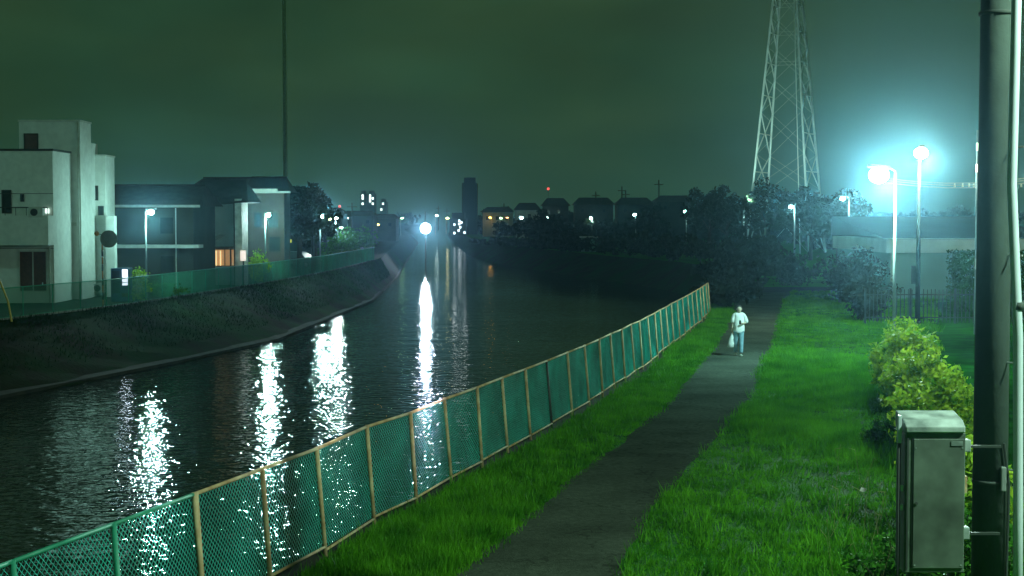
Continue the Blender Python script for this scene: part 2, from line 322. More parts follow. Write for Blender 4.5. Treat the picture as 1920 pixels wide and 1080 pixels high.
# ------------------------------------------------------------------ lamps
COOL = (0.50, 1.0, 0.93); WHITE = (0.72, 1.0, 0.95); WARM = (1.0, 0.72, 0.18); YEL = (1.0, 0.95, 0.35); GRN = (0.5, 1.0, 0.45); AMB = (1.0, 0.5, 0.08)
M_pole = mat('galvanised_pole', (0.30, 0.34, 0.32), 0.6, var=0.15, scale=4)
M_poleL = mat('grey_pole', (0.22, 0.26, 0.24), 0.5, var=0.15)
M_poleD = mat('dark_pole', (0.05, 0.065, 0.06), 0.6, var=0.2, scale=4)
M_house = mat('lamp_housing', (0.32, 0.36, 0.34), 0.5, var=0.1)
def street_lamp(base, head, col, power, label, group, elen=0.5, rad=0.12, estr=60, polem=None, pr=0.055, armz=0.0, tilt=0.05, beam=0, bang=R(66), face=0.0, glare_r=None):
    base = Vector(base); head = Vector(head); t = thing('street_lamp', base, label, 'street lamp', group)
    d = Vector((head.x-base.x, head.y-base.y, 0)); L = d.length; d = d.normalized() if L > 1e-3 else Vector((1, 0, 0))
    pm = polem or M_pole; top = Vector((base.x, base.y, head.z-armz-0.05))
    MB().tube(base, top, pr*1.35, pr*0.8, 10).build('pole', pm, t, True)
    MB().tube(base, base+Vector((0,0,0.25)), pr*2.0, pr*1.7, 10).build('base_collar', pm, t, True)
    a = MB(); mid = top + d*(L*0.35)+Vector((0,0,armz+0.12)); hs = head - d*elen*0.5 + Vector((0, 0, 0.06))
    a.path([top, mid, hs], pr*0.6, 8).build('arm', pm, t, True)
    hb = MB(); side = Vector((-d.y, d.x, 0)); wv = elen*0.22
    p0 = head - d*elen*0.5; p1 = head + d*elen*0.5 + Vector((0, 0, tilt))
    vs = []
    for p, k in ((p0, .7), (p1, .8)):
        for s_, z in ((-1, 0.02), (1, 0.02), (0.7, 0.12), (-0.7, 0.12)): vs.append(p + side*(s_*wv*k) + Vector((0, 0, z)))
    hb.add(vs, [(0,1,2,3),(7,6,5,4),(0,4,5,1),(1,5,6,2),(2,6,7,3),(3,7,4,0)]).build('lamp_head', M_house, t, bevel=0.01)
    lens = MB(); lens.ball(head + Vector((0, 0, -0.01 if not glare_r else -glare_r*.55)), *((elen*0.34, elen*0.30, elen*0.13) if not glare_r else (glare_r, glare_r, glare_r*.8)), nu=18, nv=12)  # the enlarged ball stands in for the glare round the lamp
    key = 'lamp_lens_%d_%d_%d_%d' % (col[0]*100, col[1]*100, col[2]*100, estr)
    lens.build('lens', em(key, col, estr), t, True)
    if power:
        l = bpy.data.lights.new('lamp_light', 'POINT'); l.energy = power; l.color = col; l.shadow_soft_size = rad
        o = bpy.data.objects.new('lamp_light', l); S.collection.objects.link(o); o.parent = t; o.location = head + Vector((0, 0, -(glare_r*1.4 if glare_r else elen*0.13)-rad-0.04)) - base
    if beam:                                   # added spot facing the viewer, gives the lamp its halo in the haze
        l = bpy.data.lights.new('halo_spot', 'SPOT'); l.energy = beam; l.color = tuple(.42+.58*c for c in col); l.shadow_soft_size = rad; l.spot_size = bang; l.spot_blend = 1.0
        o = bpy.data.objects.new('halo_spot', l); S.collection.objects.link(o); o.parent = t; o.location = head + Vector((0, -elen*.3-.03-(glare_r or 0), -elen*0.13-rad-0.04)) - base
        o.rotation_euler = (R(-88), 0, face)
    return t
# right bank
GR = 'street lamps along the right bank'
g = gp(1675, 688)
street_lamp(g, at(1648, 318, g.y-0.3), COOL, 3000, 'brightest street lamp on a thin pale pole beside the bush', GR, 0.75, 0.16, 90, pr=0.05, beam=16000, glare_r=.31)
g = gp(1720, 612); h2 = at(1727, 280, g.y-.7)
street_lamp(g, h2, (0.72, 1.0, 0.72), 3400, 'greenish white street lamp on a dark pole before the low white building', GR, 0.85, 0.18, 90, polem=mat('black_pole', (.02,.028,.026), .9, spec=.1), pr=0.085, beam=8500, glare_r=.29)
rows = [(1580,370,118,1592,450,.6,'street lamp of the right bank nearest after the two glaring ones'),
        (1483,386,155,1490,450,.55,'street lamp under the pylon on its left leg side'),
        (1390,392,190,1395,350,.55,'small cool street lamp left of the pylon beyond the walking person'),
        (1285,395,230,1287,250,.55,'small street lamp above the end of the green fence'),
        (1190,401,255,1192,250,.55,'small street lamp in the dark right bank trees above the river bend'),
        (1108,408,280,1110,175,.55,'small pale street lamp above the small green hut'),
        (1027,407,320,1028,175,.5,'small bluish street lamp under the red beacon'),
        (978,407,335,979,225,.5,'small white street lamp over a lit pale wall')]
for px, py, Y, bx, pw, el, lb in rows:
    hd = at(px, py, Y); b = at(bx, 400, Y); street_lamp((b.x, Y, 0), hd, COOL if px > 1150 else WHITE, pw, lb, GR, el, 0.2, 70, pr=0.07, beam=pw*.5, glare_r=.13+Y*.0005)
for px, py, Y, col, lb in ((919,408,370,AMB,'amber lamp beside the dark tower on the far bank'), (939,409,350,GRN,'faint greenish lamp between the amber and the white ones'), (951,408,352,(1.0,.45,.2),'dull orange lamp on the far right bank')):
    hd = at(px, py, Y); street_lamp((hd.x+.3, Y, 0), hd, col, 0, lb, GR, 0.95, 0.2, 8 if px == 951 else 25, pr=0.07)
# left bank
GL = 'street lamps along the left bank road'
for px, py, bx, Y, pw, lb in ((283,395,273,87,750,'street lamp beside the blue vending machine'), (503,401,497,110,700,'street lamp between the pale house and the parked car'),
                              (603,404,600,128,900,'bright street lamp by the utility pole at the start of the far lamp cluster'), (631,408,629,150,600,'right hand cool lamp of the close cluster on the left bank')):
    hd = at(px, py, Y); b = at(bx, 400, Y); street_lamp((b.x, Y, 0), hd, COOL if px != 631 else WHITE, pw, lb, GL, 0.62, 0.16, 90, pr=0.05, beam=2100, glare_r=.17, polem=M_poleL)
for px, py, Y, col, el, lb in ((611,412,180,YEL,.5,'yellowish lamp just under the bright cluster lamp'), (621,411,185,YEL,.6,'yellow white lamp in the middle of the cluster'), (642,413,230,YEL,.5,'yellow lamp right of the cluster'),
        (651,409,260,WHITE,.4,'small white lamp between the cluster and the orange lamp'), (660,412,280,YEL,.35,'tiny yellow lamp left of the orange lamp'), (684,414,320,WHITE,.4,'tiny white lamp between the orange lamp and the white one'), (725,412,370,WHITE,.4,'tiny white lamp left of the yellow lamp at the bend'),
        (672,414,300,WARM,.6,'orange lamp under the lit tower block'), (694,414,330,WHITE,.6,'white lamp below the right tower block windows'), (715,410,360,WHITE,.4,'dim white lamp between the white and the yellow ones'),
        (735,413,380,YEL,.7,'yellow lamp at the bend of the river'), (754,409,400,GRN,.6,'green white lamp left of the floodlight'), (640,427,170,WHITE,.3,'low small white lamp among the roadside bushes'), (709,421,280,AMB,.5,'low orange lamp near the far bank'),
        (819,404,420,WHITE,.7,'small white lamp right of the floodlight'), (839,409,430,YEL,.7,'small yellowish lamp left of the dark tower')):
    hd = at(px, py, Y); street_lamp((hd.x-.4, Y, 0), hd, col, 0, lb, GL, el*1.7, 0.2, 30, pr=0.06)
# floodlight at the bend
hd = at(798, 428, 215)
fl = thing('floodlight', (hd.x, 215, WZ), 'glaring floodlight on a short mast standing in the river bend', 'floodlight')
MB().tube((hd.x, 215.2, WZ-.5), (hd.x, 215.2, hd.z), 0.09, 0.07).build('mast', M_poleD, fl, True)
MB().box(hd.x-.34, hd.x+.34, 214.85, 215.1, hd.z-.26, hd.z+.26).build('housing', M_house, fl, bevel=.03)
MB().ball((hd.x, 214.8, hd.z), .75, .3, .75, 16, 12).build('lens', em('flood_lens', (0.85, 0.95, 1.0), 14), fl, True)  # oversized ball, its glow also stands in for the glare
l = bpy.data.lights.new('flood_light', 'SPOT'); l.energy = 15000; l.color = (0.75, 0.85, 1.0); l.shadow_soft_size = 0.2; l.spot_size = R(34); l.spot_blend = 1.0
o = bpy.data.objects.new('flood_light', l); S.collection.objects.link(o); o.parent = fl; o.location = (0, -0.85, hd.z-WZ); o.rotation_euler = (R(-84), 0, 0)

# the lamps at the two ends of the bridge the photograph is taken from, just outside the picture
street_lamp((10.6, 10.5, 0), (9.6, 10.2, 10.2), (0.68, 1.0, 0.76), 6500, 'tall lamp at the right end of the bridge, outside the picture', 'lamps at the ends of the bridge', 0.8, 0.2, 60, pr=.08)
street_lamp((-46, 70, 0), (-45, 70.3, 13.0), (0.34, 1.0, 0.84), 1600, 'tall lamp on the left bank before the white house, outside the picture', 'lamps at the ends of the bridge', 0.8, 0.2, 60, pr=.08)

# ------------------------------------------------------------------ near chain link fence
M_rust = mat('rusty_tan_pipe', (0.72, 0.58, 0.34), 0.7, col2=(0.45, 0.27, 0.13), scale=4, bump=0.15)
M_gpipe = mat('green_painted_pipe', (0.03, 0.36, 0.22), 0.5, var=0.25, scale=4)
M_wire = mat('green_vinyl_wire', (0.05, 0.82, 0.70), 0.5, var=0.4, scale=1.2)
FH = 1.50; LEAN = 0.085
posts = pre + F_BASE[:20]
# past the 20th measured post continue evenly to the end of the fence
tail = F_BASE[19:]; acc = [tail[0]]
for p in tail[1:]:
    while (p-acc[-1]).length > 2.15: acc.append(acc[-1] + (p-acc[-1]).normalized()*2.05)
acc.append(tail[-1]); posts = posts + acc[1:]
def leanv(i):
    a = posts[max(0, i-1)]; b = posts[min(len(posts)-1, i+1)]; d = (b-a).normalized(); return Vector((-d.y, d.x, 0))*LEAN
def fence(idx, name_label, group, pm, wm, bottom=True, pitch=0.056, wr=0.0037):
    t = thing('chain_link_fence', posts[idx[0]], name_label, 'fence', group)
    for i in idx:
        b = posts[i]; top = b + leanv(i)*FH + Vector((0, 0, FH))
        m = pm(i); top += Vector((random.uniform(-.02,.02), random.uniform(-.02,.02), random.uniform(0,.02))); MB().tube(b - Vector((0,0,.1)), top + Vector((0,0,.02)), 0.03, 0.03, 10).build('post', m, t, True)
    for a, b in zip(idx[:-1], idx[1:]):
        A, B = posts[a], posts[b]; la, lb = leanv(a), leanv(b)
        P = lambda u, v: (A+(B-A)*u) + (la+(lb-la)*u)*v + Vector((0, 0, v))
        out = Vector((-(B-A).y, (B-A).x, 0)).normalized()*0.032
        sag = random.uniform(-.03, .03)
        tm = pm(a) if pm(a) is not M_poleD else M_rust
        MB().tube(P(0, FH)+Vector((0,0,.01)), P(1, FH)+Vector((0,0,.01)), 0.024, 0.024, 8).build('top_rail', tm, t, True)
        if bottom: MB().tube(P(0, .13)+Vector((0,0,sag)), P(1, .13+sag), 0.019, 0.019, 8).build('bottom_rail', tm, t, True)
        mb = MB(); W = (B-A).length; Hh = FH-0.13; v0 = 0.12
        bul = random.uniform(-.06, .09)
        for s_ in (1, -1):
            c = -Hh if s_ == 1 else 0
            end = W if s_ == 1 else W+Hh
            while c < end:
                c += pitch*1.414
                # wire x = c + s_*z for z in 0..Hh, clipped to 0..W
                z0, z1 = 0.0, Hh
                if s_ == 1: z0 = max(z0, -c); z1 = min(z1, W-c)
                else: z0 = max(z0, c-W); z1 = min(z1, c)
                if z1-z0 < 0.01: continue
                nseg = 3; pp = []
                for k in range(nseg+1):
                    z = z0+(z1-z0)*k/nseg; xx = (c+s_*z)/W; bl = bul*math.sin(math.pi*min(max(xx,0),1))*math.sin(math.pi*z/Hh)
                    pp.append(P(xx, v0+z) + out*(1+0.08*s_) + out.normalized()*bl)
                for p, q in zip(pp[:-1], pp[1:]): mb.tube(p, q, wr, wr, 3, False)
        mb.build('mesh_panel', wm, t)
    return t
K0 = 5   # index of the first rusty post (k=-2)
fence(list(range(0, K0+1)), 'green painted stretch of chain link fence at the lower left', 'riverside fences', lambda i: M_rust if i == K0 else M_gpipe, M_wire, True)
fence(list(range(K0, len(posts))), 'long rusty tan framed chain link fence with teal mesh between grass and river', 'riverside fences', lambda i: M_poleD if i in (14,) else M_rust, M_wire)

# ------------------------------------------------------------------ left bank fence
M_gwire = mat('green_fence_wire', (0.02, 0.32, 0.17), 0.6, var=0.3, scale=0.4)
lf = [Vector((x, y, 0)) for x, y in resample(L_TOP, list(np.arange(52, 166, 2.6)))]
t = thing('chain_link_fence', lf[0], 'green mesh fence on a pale kerb along the left bank road', 'fence', 'riverside fences')
for p in lf: MB().tube(p + Vector((-.3, 0, 0)), p + Vector((-.3, 0, 1.45)), 0.03, 0.03, 6).build('post', M_gpipe, t, True)
rail = MB(); rail2 = MB(); me = MB()
for a, b in zip(lf[:-1], lf[1:]):
    o3 = Vector((-.3, 0, 0)); rail.tube(a+o3+Vector((0,0,1.45)), b+o3+Vector((0,0,1.45)), .025, n=6); rail2.tube(a+o3+Vector((0,0,.1)), b+o3+Vector((0,0,.1)), .02, n=6)
    W = (b-a).length; Hh = 1.33
    for s_ in (1, -1):
        c = -Hh if s_ == 1 else 0; end = W if s_ == 1 else W+Hh
        while c < end:
            c += 0.13; z0, z1 = 0.0, Hh
            if s_ == 1: z0 = max(z0, -c); z1 = min(z1, W-c)
            else: z0 = max(z0, c-W); z1 = min(z1, c)
            if z1-z0 < 0.01: continue
            q = lambda z: a+(b-a)*((c+s_*z)/W)+o3+Vector((0, 0, .11+z))
            me.tube(q(z0), q(z1), 0.009, 0.009, 3, False)
rail.build('top_rail', M_gpipe, t); rail2.build('bottom_rail', M_gpipe, t); me.build('mesh_panel', M_gwire, t)
kb = MB()
for a, b in zip(lf[:-1], lf[1:]):
    kb.add([a+Vector((-.42,0,-.1)), a+Vector((-.18,0,-.1)), a+Vector((-.18,0,.09)), a+Vector((-.42,0,.09)), b+Vector((-.42,0,-.1)), b+Vector((-.18,0,-.1)), b+Vector((-.18,0,.09)), b+Vector((-.42,0,.09))],
           [(3,2,6,7),(1,5,6,2),(0,3,7,4)])
tag(kb.build('kerb', M_concrete), kind='structure')

# ------------------------------------------------------------------ vegetation builders
M_bark = mat('bark', (0.05, 0.04, 0.028), 0.95, var=0.4, scale=6, bump=0.4)
M_leafD = leafmat('dark_leaves', (0.009, 0.024, 0.004), (0.004, 0.011, 0.003), 0.6)
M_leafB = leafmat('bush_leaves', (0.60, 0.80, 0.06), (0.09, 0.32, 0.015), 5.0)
M_leafM = leafmat('mid_leaves', (0.06, 0.24, 0.016), (0.014, 0.09, 0.006), 2.5)
def crown(c, rx, ry, rz, n, size, clumps=26, shell=0.55):
    cc = rng.normal(size=(clumps, 3)); cc /= np.linalg.norm(cc, axis=1)[:, None]; cc *= rng.uniform(0.35, 0.95, clumps)[:, None]
    cr_ = rng.uniform(0.16, 0.36, clumps); k = rng.integers(0, clumps, n)
    d = rng.normal(size=(n, 3)); d /= np.linalg.norm(d, axis=1)[:, None]; d *= (rng.uniform(shell, 1.0, n))[:, None]
    P = cc[k] + d*cr_[k][:, None]; P *= np.array([rx, ry, rz]); P += np.array(c)
    P[:, 2] = np.maximum(P[:, 2], 0.03); return leaf_quads(P, np.full(n, size))
def tree(loc, H, r, n, label, group, m=None, size=0.3, name='tree'):
    loc = Vector(loc); t = thing(name, loc, label, 'tree', group)
    mb = MB(); mb.tube(loc, loc+Vector((.1, 0, H*.5)), H*.03, H*.017, 8)
    for k in range(6):
        a = k*1.05+random.random(); s = loc + Vector((.05, 0, H*random.uniform(.28, .5)))
        mb.tube(s, s+Vector((math.cos(a)*r*.6, math.sin(a)*r*.6, H*random.uniform(.15, .35))), H*.012, H*.004, 5)
    mb.build('trunk', M_bark, t, True)
    fast_mesh('crown', crown(loc+Vector((0,0,H*.64)), r, r, H*.38, n, size, 34), 4, m or M_leafD, t); return t
def bush(loc, rx, ry, h, n, size, label, group, m, name='bush', clumps=30):
    loc = Vector(loc); t = thing(name, loc, label, 'bush', group)
    mb = MB(); P = []; ns = int(clumps*1.6); per = n//ns
    for k in range(ns):                                   # arching sprays of leaves on thin shoots
        a = random.uniform(0, 2*math.pi); q = random.uniform(0.1, 1.0); hh = h*random.uniform(.45, 1.06)*(1-.35*q*q)
        b0 = loc+Vector((random.uniform(-.3,.3)*rx, random.uniform(-.3,.3)*ry, 0)); tp = loc+Vector((math.cos(a)*rx*q, math.sin(a)*ry*q, hh))
        md = (b0+tp)/2+Vector((0,0,h*.15)); mb.tube(b0, md, .010, .007, 4, False); mb.tube(md, tp, .007, .003, 4, False)
        u = rng.uniform(.15, 1.12, per)[:, None]; B0, Mi, T = np.array(b0), np.array(md), np.array(tp)
        c = (1-u)**2*B0+2*u*(1-u)*Mi+u*u*T + rng.normal(size=(per, 3))*np.array([rx*.13, ry*.13, h*.075])*(1.15-.5*u); c[:, 2] = np.maximum(c[:, 2], .03); P.append(c)
    mb.build('stems', M_bark, t); P = np.concatenate(P)
    fast_mesh('foliage', leaf_quads(P, np.full(len(P), size)), 4, m, t); return t

# the lit hedge bushes at the right
GB = 'bushes along the right edge of the grass'
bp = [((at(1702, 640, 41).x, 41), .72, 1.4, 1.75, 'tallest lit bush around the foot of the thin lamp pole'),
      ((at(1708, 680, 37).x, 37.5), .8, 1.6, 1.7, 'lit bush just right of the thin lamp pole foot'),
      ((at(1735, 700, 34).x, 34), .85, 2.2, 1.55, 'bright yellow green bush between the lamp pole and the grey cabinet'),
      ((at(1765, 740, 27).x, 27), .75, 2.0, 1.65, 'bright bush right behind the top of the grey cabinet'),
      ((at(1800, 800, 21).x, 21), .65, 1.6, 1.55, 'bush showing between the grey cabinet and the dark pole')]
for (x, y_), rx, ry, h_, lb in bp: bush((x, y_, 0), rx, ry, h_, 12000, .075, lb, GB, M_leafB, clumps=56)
for (px, Y, rx, h_, lb) in ((1700, 17.5, .7, .9, 'low leafy weeds under the grey cabinet'), (1668, 30, .5, .6, 'low leafy shrub at the grass side foot of the bright bushes'), (1850, 16.5, .8, 1.35, 'weedy bush behind the foot of the dark utility pole')):
    bush((at(px, 500, Y).x, Y, 0), rx, rx*1.3, h_, 4200, .05, lb, GB, M_leafM)
# dry stalks and the scrap
sk = MB()
for k in range(26):
    Y = random.uniform(17, 26); b = Vector((at(random.uniform(1560, 1690), 500, Y).x, Y, 0)); q = b+Vector((random.uniform(-.25,.25), random.uniform(-.2,.2), random.uniform(.4,.9)))
    sk.tube(b, q, .004, .002, 3); sk.tube(q, q+Vector((random.uniform(-.15,.15), 0, random.uniform(-.05,.12))), .004, .002, 3)
tag(sk.build('dry_stalks', mat('straw', (0.35, 0.36, 0.16), .8)), kind='stuff')
p = at(1620, 915, 24); mb = MB(); mb.add([(p.x-.07,24,.28),(p.x+.05,24.05,.27),(p.x+.07,24.08,.30),(p.x-.02,24.1,.32),(p.x-.01,24.02,.26)], [(0,4,1,2,3)])
o = mb.build('paper_scrap', mat('white_paper', (.7,.72,.7), .8)); so = o.modifiers.new('thick', 'SOLIDIFY'); so.thickness = .004
tag(o, 'small crumpled white scrap caught in the weeds left of the cabinet', 'litter')

# ------------------------------------------------------------------ near utility pole, pipe, cabinet
M_upole = mat('weathered_pole_concrete', (0.05, 0.078, 0.066), 0.9, col2=(0.026, 0.042, 0.035), scale=1.3, bump=0.2)
PY = 14.0; pc = at(1864, 400, PY).x
t = thing('utility_pole', (pc, PY, 0), 'thick dark concrete utility pole at the right edge', 'utility pole')
MB().tube((pc, PY, 0), (pc, PY, 9.5), 0.165, 0.142, 24).build('pole', M_upole, t, True)
for z in (2.2, 6.58): MB().tube((pc, PY, z), (pc, PY, z+.035), 0.166, n=24).build('band', mat('steel_band', (.05,.07,.06), .8), t, True)
MB().path([(pc+.12, PY-.14, 1.2), (pc+.13, PY-.15, 2.2), (pc+.07, PY-.17, 2.6)], .012).build('cable', M_poleD, t)
MB().box(pc+.04, pc+.09, PY-.2, PY-.155, 2.15, 2.38).build('terminal_clip', M_poleL, t, bevel=.01)
MB().box(pc-.7, pc+.55, PY-.05, PY+.05, 8.6, 8.7).build('crossarm', M_pole, t)
cb = MB()   # step bolts
for k in range(4): z = 2.35+k*1.0; sg = -1; cb.tube((pc+.1, PY-.1, z), (pc+.26*.7, PY-.26, z), .009, n=6)
cb.build('step_bolts', M_pole, t)
M_pipe = mat('white_conduit', (0.62, 0.72, 0.78), 0.35, var=0.08, scale=2)
pb = at(1908, 1080, 13.6); pt = at(1902, 0, 13.6); pm_ = at(1898, 300, 13.6)
t = thing('conduit_pipe', (pb.x, 13.6, 0), 'tall pale pipe standing just right of the dark utility pole', 'pipe')
pq = [(pb.x+.02, 0.0), (pb.x-.005, 2.0), (pb.x-.03, 3.6), (pm_.x, 5.0), (pm_.x+.012, 6.2), (pm_.x+.035, 9.0)]; vs = []; fs = []
for j, (x, z) in enumerate(pq):
    for k in range(20): a_ = 2*math.pi*k/20; vs.append((x+.044*math.cos(a_), 13.6+.044*math.sin(a_), z))
for j in range(5):
    for k in range(20): fs.append((j*20+k, j*20+(k+1) % 20, (j+1)*20+(k+1) % 20, (j+1)*20+k))
MB().add(vs, fs+[tuple(range(19, -1, -1)), tuple(range(100, 120))]).build('pipe', M_pipe, t, True)
MB().tube((pb.x-.032, 13.6, 3.86), (pb.x-.032, 13.6, 3.93), .052, n=16).build('clamp', mat('steel_band', (1,1,1)), t, True)
MB().path([(pb.x, 13.6, 3.92), (pb.x+.14, 13.5, 4.05)], .012).build('bracket', M_pole, t)
# cabinet
CY = 13.0; c0 = at(1698, 800, CY); c1 = at(1811, 800, CY); zb = at(1750, 1074, CY).z; zt = at(1750, 812, CY).z
M_cab = mat('grey_cabinet_steel', (0.12, 0.165, 0.135), 0.6, var=0.35, scale=2.2)
speckle(M_cab, 3.5, .28)
M_cabt = mat('toplit_cabinet_hood', (0.50, 0.60, 0.58), 0.5, col2=(0.17, 0.22, 0.21), scale=5)  # paler than the body, light from above put into the colour
t = thing('electrical_cabinet', (c0.x, CY, 0), 'grey steel electrical cabinet with a hood coloured as lit from above beside the dark pole', 'cabinet')
MB().box(c0.x, c1.x, CY, CY+.30, zb, zt).build('body', M_cab, t, bevel=.008)
MB().box(c0.x+.015, c0.x+.03, CY-.006, CY-.001, zb+.03, zt-.04).box(c0.x+.06, c0.x+.066, CY-.006, CY-.001, zb+.03, zt-.04).build('door_seam', M_poleD, t)
MB().box(c0.x+.07, c1.x-.008, CY-.012, CY-.001, zb+.04, zt-.05).build('door', M_cab, t, bevel=.006)
#MB().box(c1.x-.10, c1.x-.06, CY-.03, CY-.013, (zb+zt)/2, (zb+zt)/2+.09).build('handle', M_poleD, t, bevel=.004)
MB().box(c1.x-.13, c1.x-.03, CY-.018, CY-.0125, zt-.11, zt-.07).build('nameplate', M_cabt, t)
MB().tube((c0.x+.10, CY-.02, (zb+zt)/2), (c0.x+.10, CY-.0125, (zb+zt)/2), .014, n=12).build('lock', M_poleD, t)
for sx in (c0.x+.09, c1.x-.03):
    for sz in (zb+.07, zt-.13): MB().tube((sx, CY-.016, sz), (sx, CY-.0125, sz), .007, n=8).build('screw', M_cabt, t)
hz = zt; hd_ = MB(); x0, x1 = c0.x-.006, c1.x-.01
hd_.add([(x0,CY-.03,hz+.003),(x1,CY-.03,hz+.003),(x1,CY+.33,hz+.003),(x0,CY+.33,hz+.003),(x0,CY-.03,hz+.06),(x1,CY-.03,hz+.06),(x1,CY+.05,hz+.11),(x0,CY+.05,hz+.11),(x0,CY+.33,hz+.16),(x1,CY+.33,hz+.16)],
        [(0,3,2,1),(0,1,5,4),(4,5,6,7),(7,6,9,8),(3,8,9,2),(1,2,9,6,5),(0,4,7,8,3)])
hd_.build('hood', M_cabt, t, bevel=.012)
for z in (zt-.15, zb+.3): MB().box(c1.x, c1.x+.11, CY+.2, CY+.30, z-.05, z+.06).build('bracket', M_cabt, t, bevel=.008); MB().box(c1.x+.111, pc-.14, CY+.26, CY+.30, z-.02, z+.0).build('tie_bar', M_poleD, t)
MB().box(c1.x, c1.x+.05, CY+.1, CY+.18, zt-.55, zt-.4).build('side_hinge', M_rust, t)
for z in (zb+.55, zb+.72): MB().box(c0.x-.03, c0.x-.006, CY+.02, CY+.06, z, z+.05).build('hinge', M_pipe, t)
xl = at(1689.5, 800, CY).x
MB().tube((xl, CY+.05, 0), (xl, CY+.05, at(1690, 832, CY).z), .014, n=8).build('side_post', M_poleD, t, True)
MB().box(xl-.017, xl+.017, CY+.03, CY+.07, at(1690, 832, CY).z, at(1690, 780, CY).z).build('white_marker', M_pipe, t, bevel=.004)
MB().box(c0.x+.06, c0.x+.10, CY+.1, CY+.16, 0, zb).box(c1.x-.1, c1.x-.06, CY+.1, CY+.16, 0, zb).build('stand', M_poleD, t)

# ------------------------------------------------------------------ pylon
PYY = 200.0; pcx = at(1474.5, 350, PYY).x
M_steel = mat('galvanised_lattice', (0.62, 0.72, 0.68), 0.5, var=0.15, scale=.5, metal=0.1)
py = thing('transmission_pylon', (pcx, PYY, 0), 'tall pale lattice transmission pylon rising out of the top of the picture', 'pylon')
def leg(k, z):                                    # corner k at height z
    z320 = at(1474, 320, PYY).z; z0_ = at(1474, 0, PYY).z
    s = 67.0 + (z-z320)/(z0_-z320)*(31.0-67.0); s = max(s, 9.0); r = s*PYY/F
    a = R(19.2) + k*math.pi/2; return Vector((pcx+r*math.cos(a), PYY+r*math.sin(a), z))
lv = [0] + [at(1474, v, PYY).z for v in (355, 290, 212, 147, 90, 35, -15)] + [40, 45, 50, 54]
for k in range(4): MB().path([leg(k, z) for z in (0, 15, 30, 44, 54)], 0.14, 6).build('leg', M_steel, py)
for k in range(4):
    mb = MB(); k2 = (k+1) % 4; rr = .085 if k in (1, 3) else .014
    if k in (1, 3): pass
    for a, b in zip(lv[:-1], lv[1:]):
        if True: mb.tube(leg(k, a), leg(k2, b), rr, n=5); mb.tube(leg(k2, a), leg(k, b), rr, n=5)
        m_ = (a+b)/2
        if k in (1, 3) or a > 20: mb.tube(leg(k, m_), leg(k2, m_), rr*.9, n=5)
    mb.build('bracing', M_steel, py)
for z, wd in ((40, 7), (45.5, 6), (51, 5)):
    mb = MB()
    for sgn in (-1, 1):
        tip = Vector((pcx+sgn*wd, PYY, z+.3))
        for k in range(4):
            mb.tube(leg(k, z), tip, .05, n=5); mb.tube(leg(k, z+2), tip, .04, n=5)
    mb.build('crossarm', M_steel, py)
    for sgn in (-1, 1): MB().tube((pcx+sgn*wd, PYY, z+.3), (pcx+sgn*wd, PYY, z-1.4), .09, n=8).build('insulator', M_poleD, py)
MB().path([(pcx+1.15, PYY-4.0, 0), (pcx+.55, PYY-2.0, 30), (pcx+.3, PYY-.8, 45)], .06, 5).build('ladder_rail', M_steel, py)
fx = pcx-9; f_ = thing('floodlight', (fx, 176, 0), 'unseen floodlight added in the trees at the foot of the pylon to light it', 'floodlight')  # unseen source, added so the pylon shows bright
MB().tube((fx, 176, 0), (fx, 176, 5.6), .06).build('mast', M_poleD, f_); MB().box(fx-.3, fx+.3, 175.9, 176.3, 5.62, 5.9).build('housing', M_house, f_, bevel=.02)
l = bpy.data.lights.new('pylon_flood', 'SPOT'); l.energy = 30000; l.color = (.6, 1, .85); l.shadow_soft_size = .3; l.spot_size = R(56); l.spot_blend = .4
o = bpy.data.objects.new('pylon_flood', l); S.collection.objects.link(o); o.parent = f_; o.location = (0, .1, 6.3); o.rotation_euler = Vector((9, 24, 16)).to_track_quat('-Z', 'Y').to_euler()
# the dim dark mast far left of it
mx = at(534, 200, 330).x
t = thing('dark_mast', (mx, 330, 0), 'very tall thin dark mast rising behind the left houses', 'mast')
MB().tube((mx, 330, 0), (mx, 330, 57), .5, .38, 12).build('shaft', mat('mast_dark', (.5,.65,.5), .8), t, True)

# ------------------------------------------------------------------ buildings
M_white = mat('white_render', (0.68, 0.72, 0.66), 0.85, col2=(0.57, 0.61, 0.56), scale=0.5, bump=0.1)
speckle(M_white, 3.0, .07)
M_pale = mat('pale_render', (0.38, 0.44, 0.38), 0.85, var=0.2, scale=0.7)
M_darkwall = mat('dark_wall', (0.035, 0.042, 0.032), 0.9, var=0.3, scale=0.6)
M_brown = mat('brown_wall', (0.08, 0.06, 0.045), 0.9, var=0.25, scale=0.5)
M_tile = mat('dark_roof_tiles', (0.035, 0.032, 0.026), 0.8, var=0.4, scale=2, bump=0.3)
M_glass = mat('dark_glass', (0.02, 0.03, 0.03), 0.12, var=0.2)
M_brownd = mat('brown_timber', (0.10, 0.045, 0.025), 0.6, var=0.35, scale=5)
M_trim = mat('pale_trim', (0.50, 0.54, 0.48), 0.7, var=0.15)
M_cream = em('warm_room_light', (1.0, 0.55, 0.22), 0.28)
def wx(px, Y): return at(px, 400, Y).x
def wz(py, Y): return at(960, py, Y).z
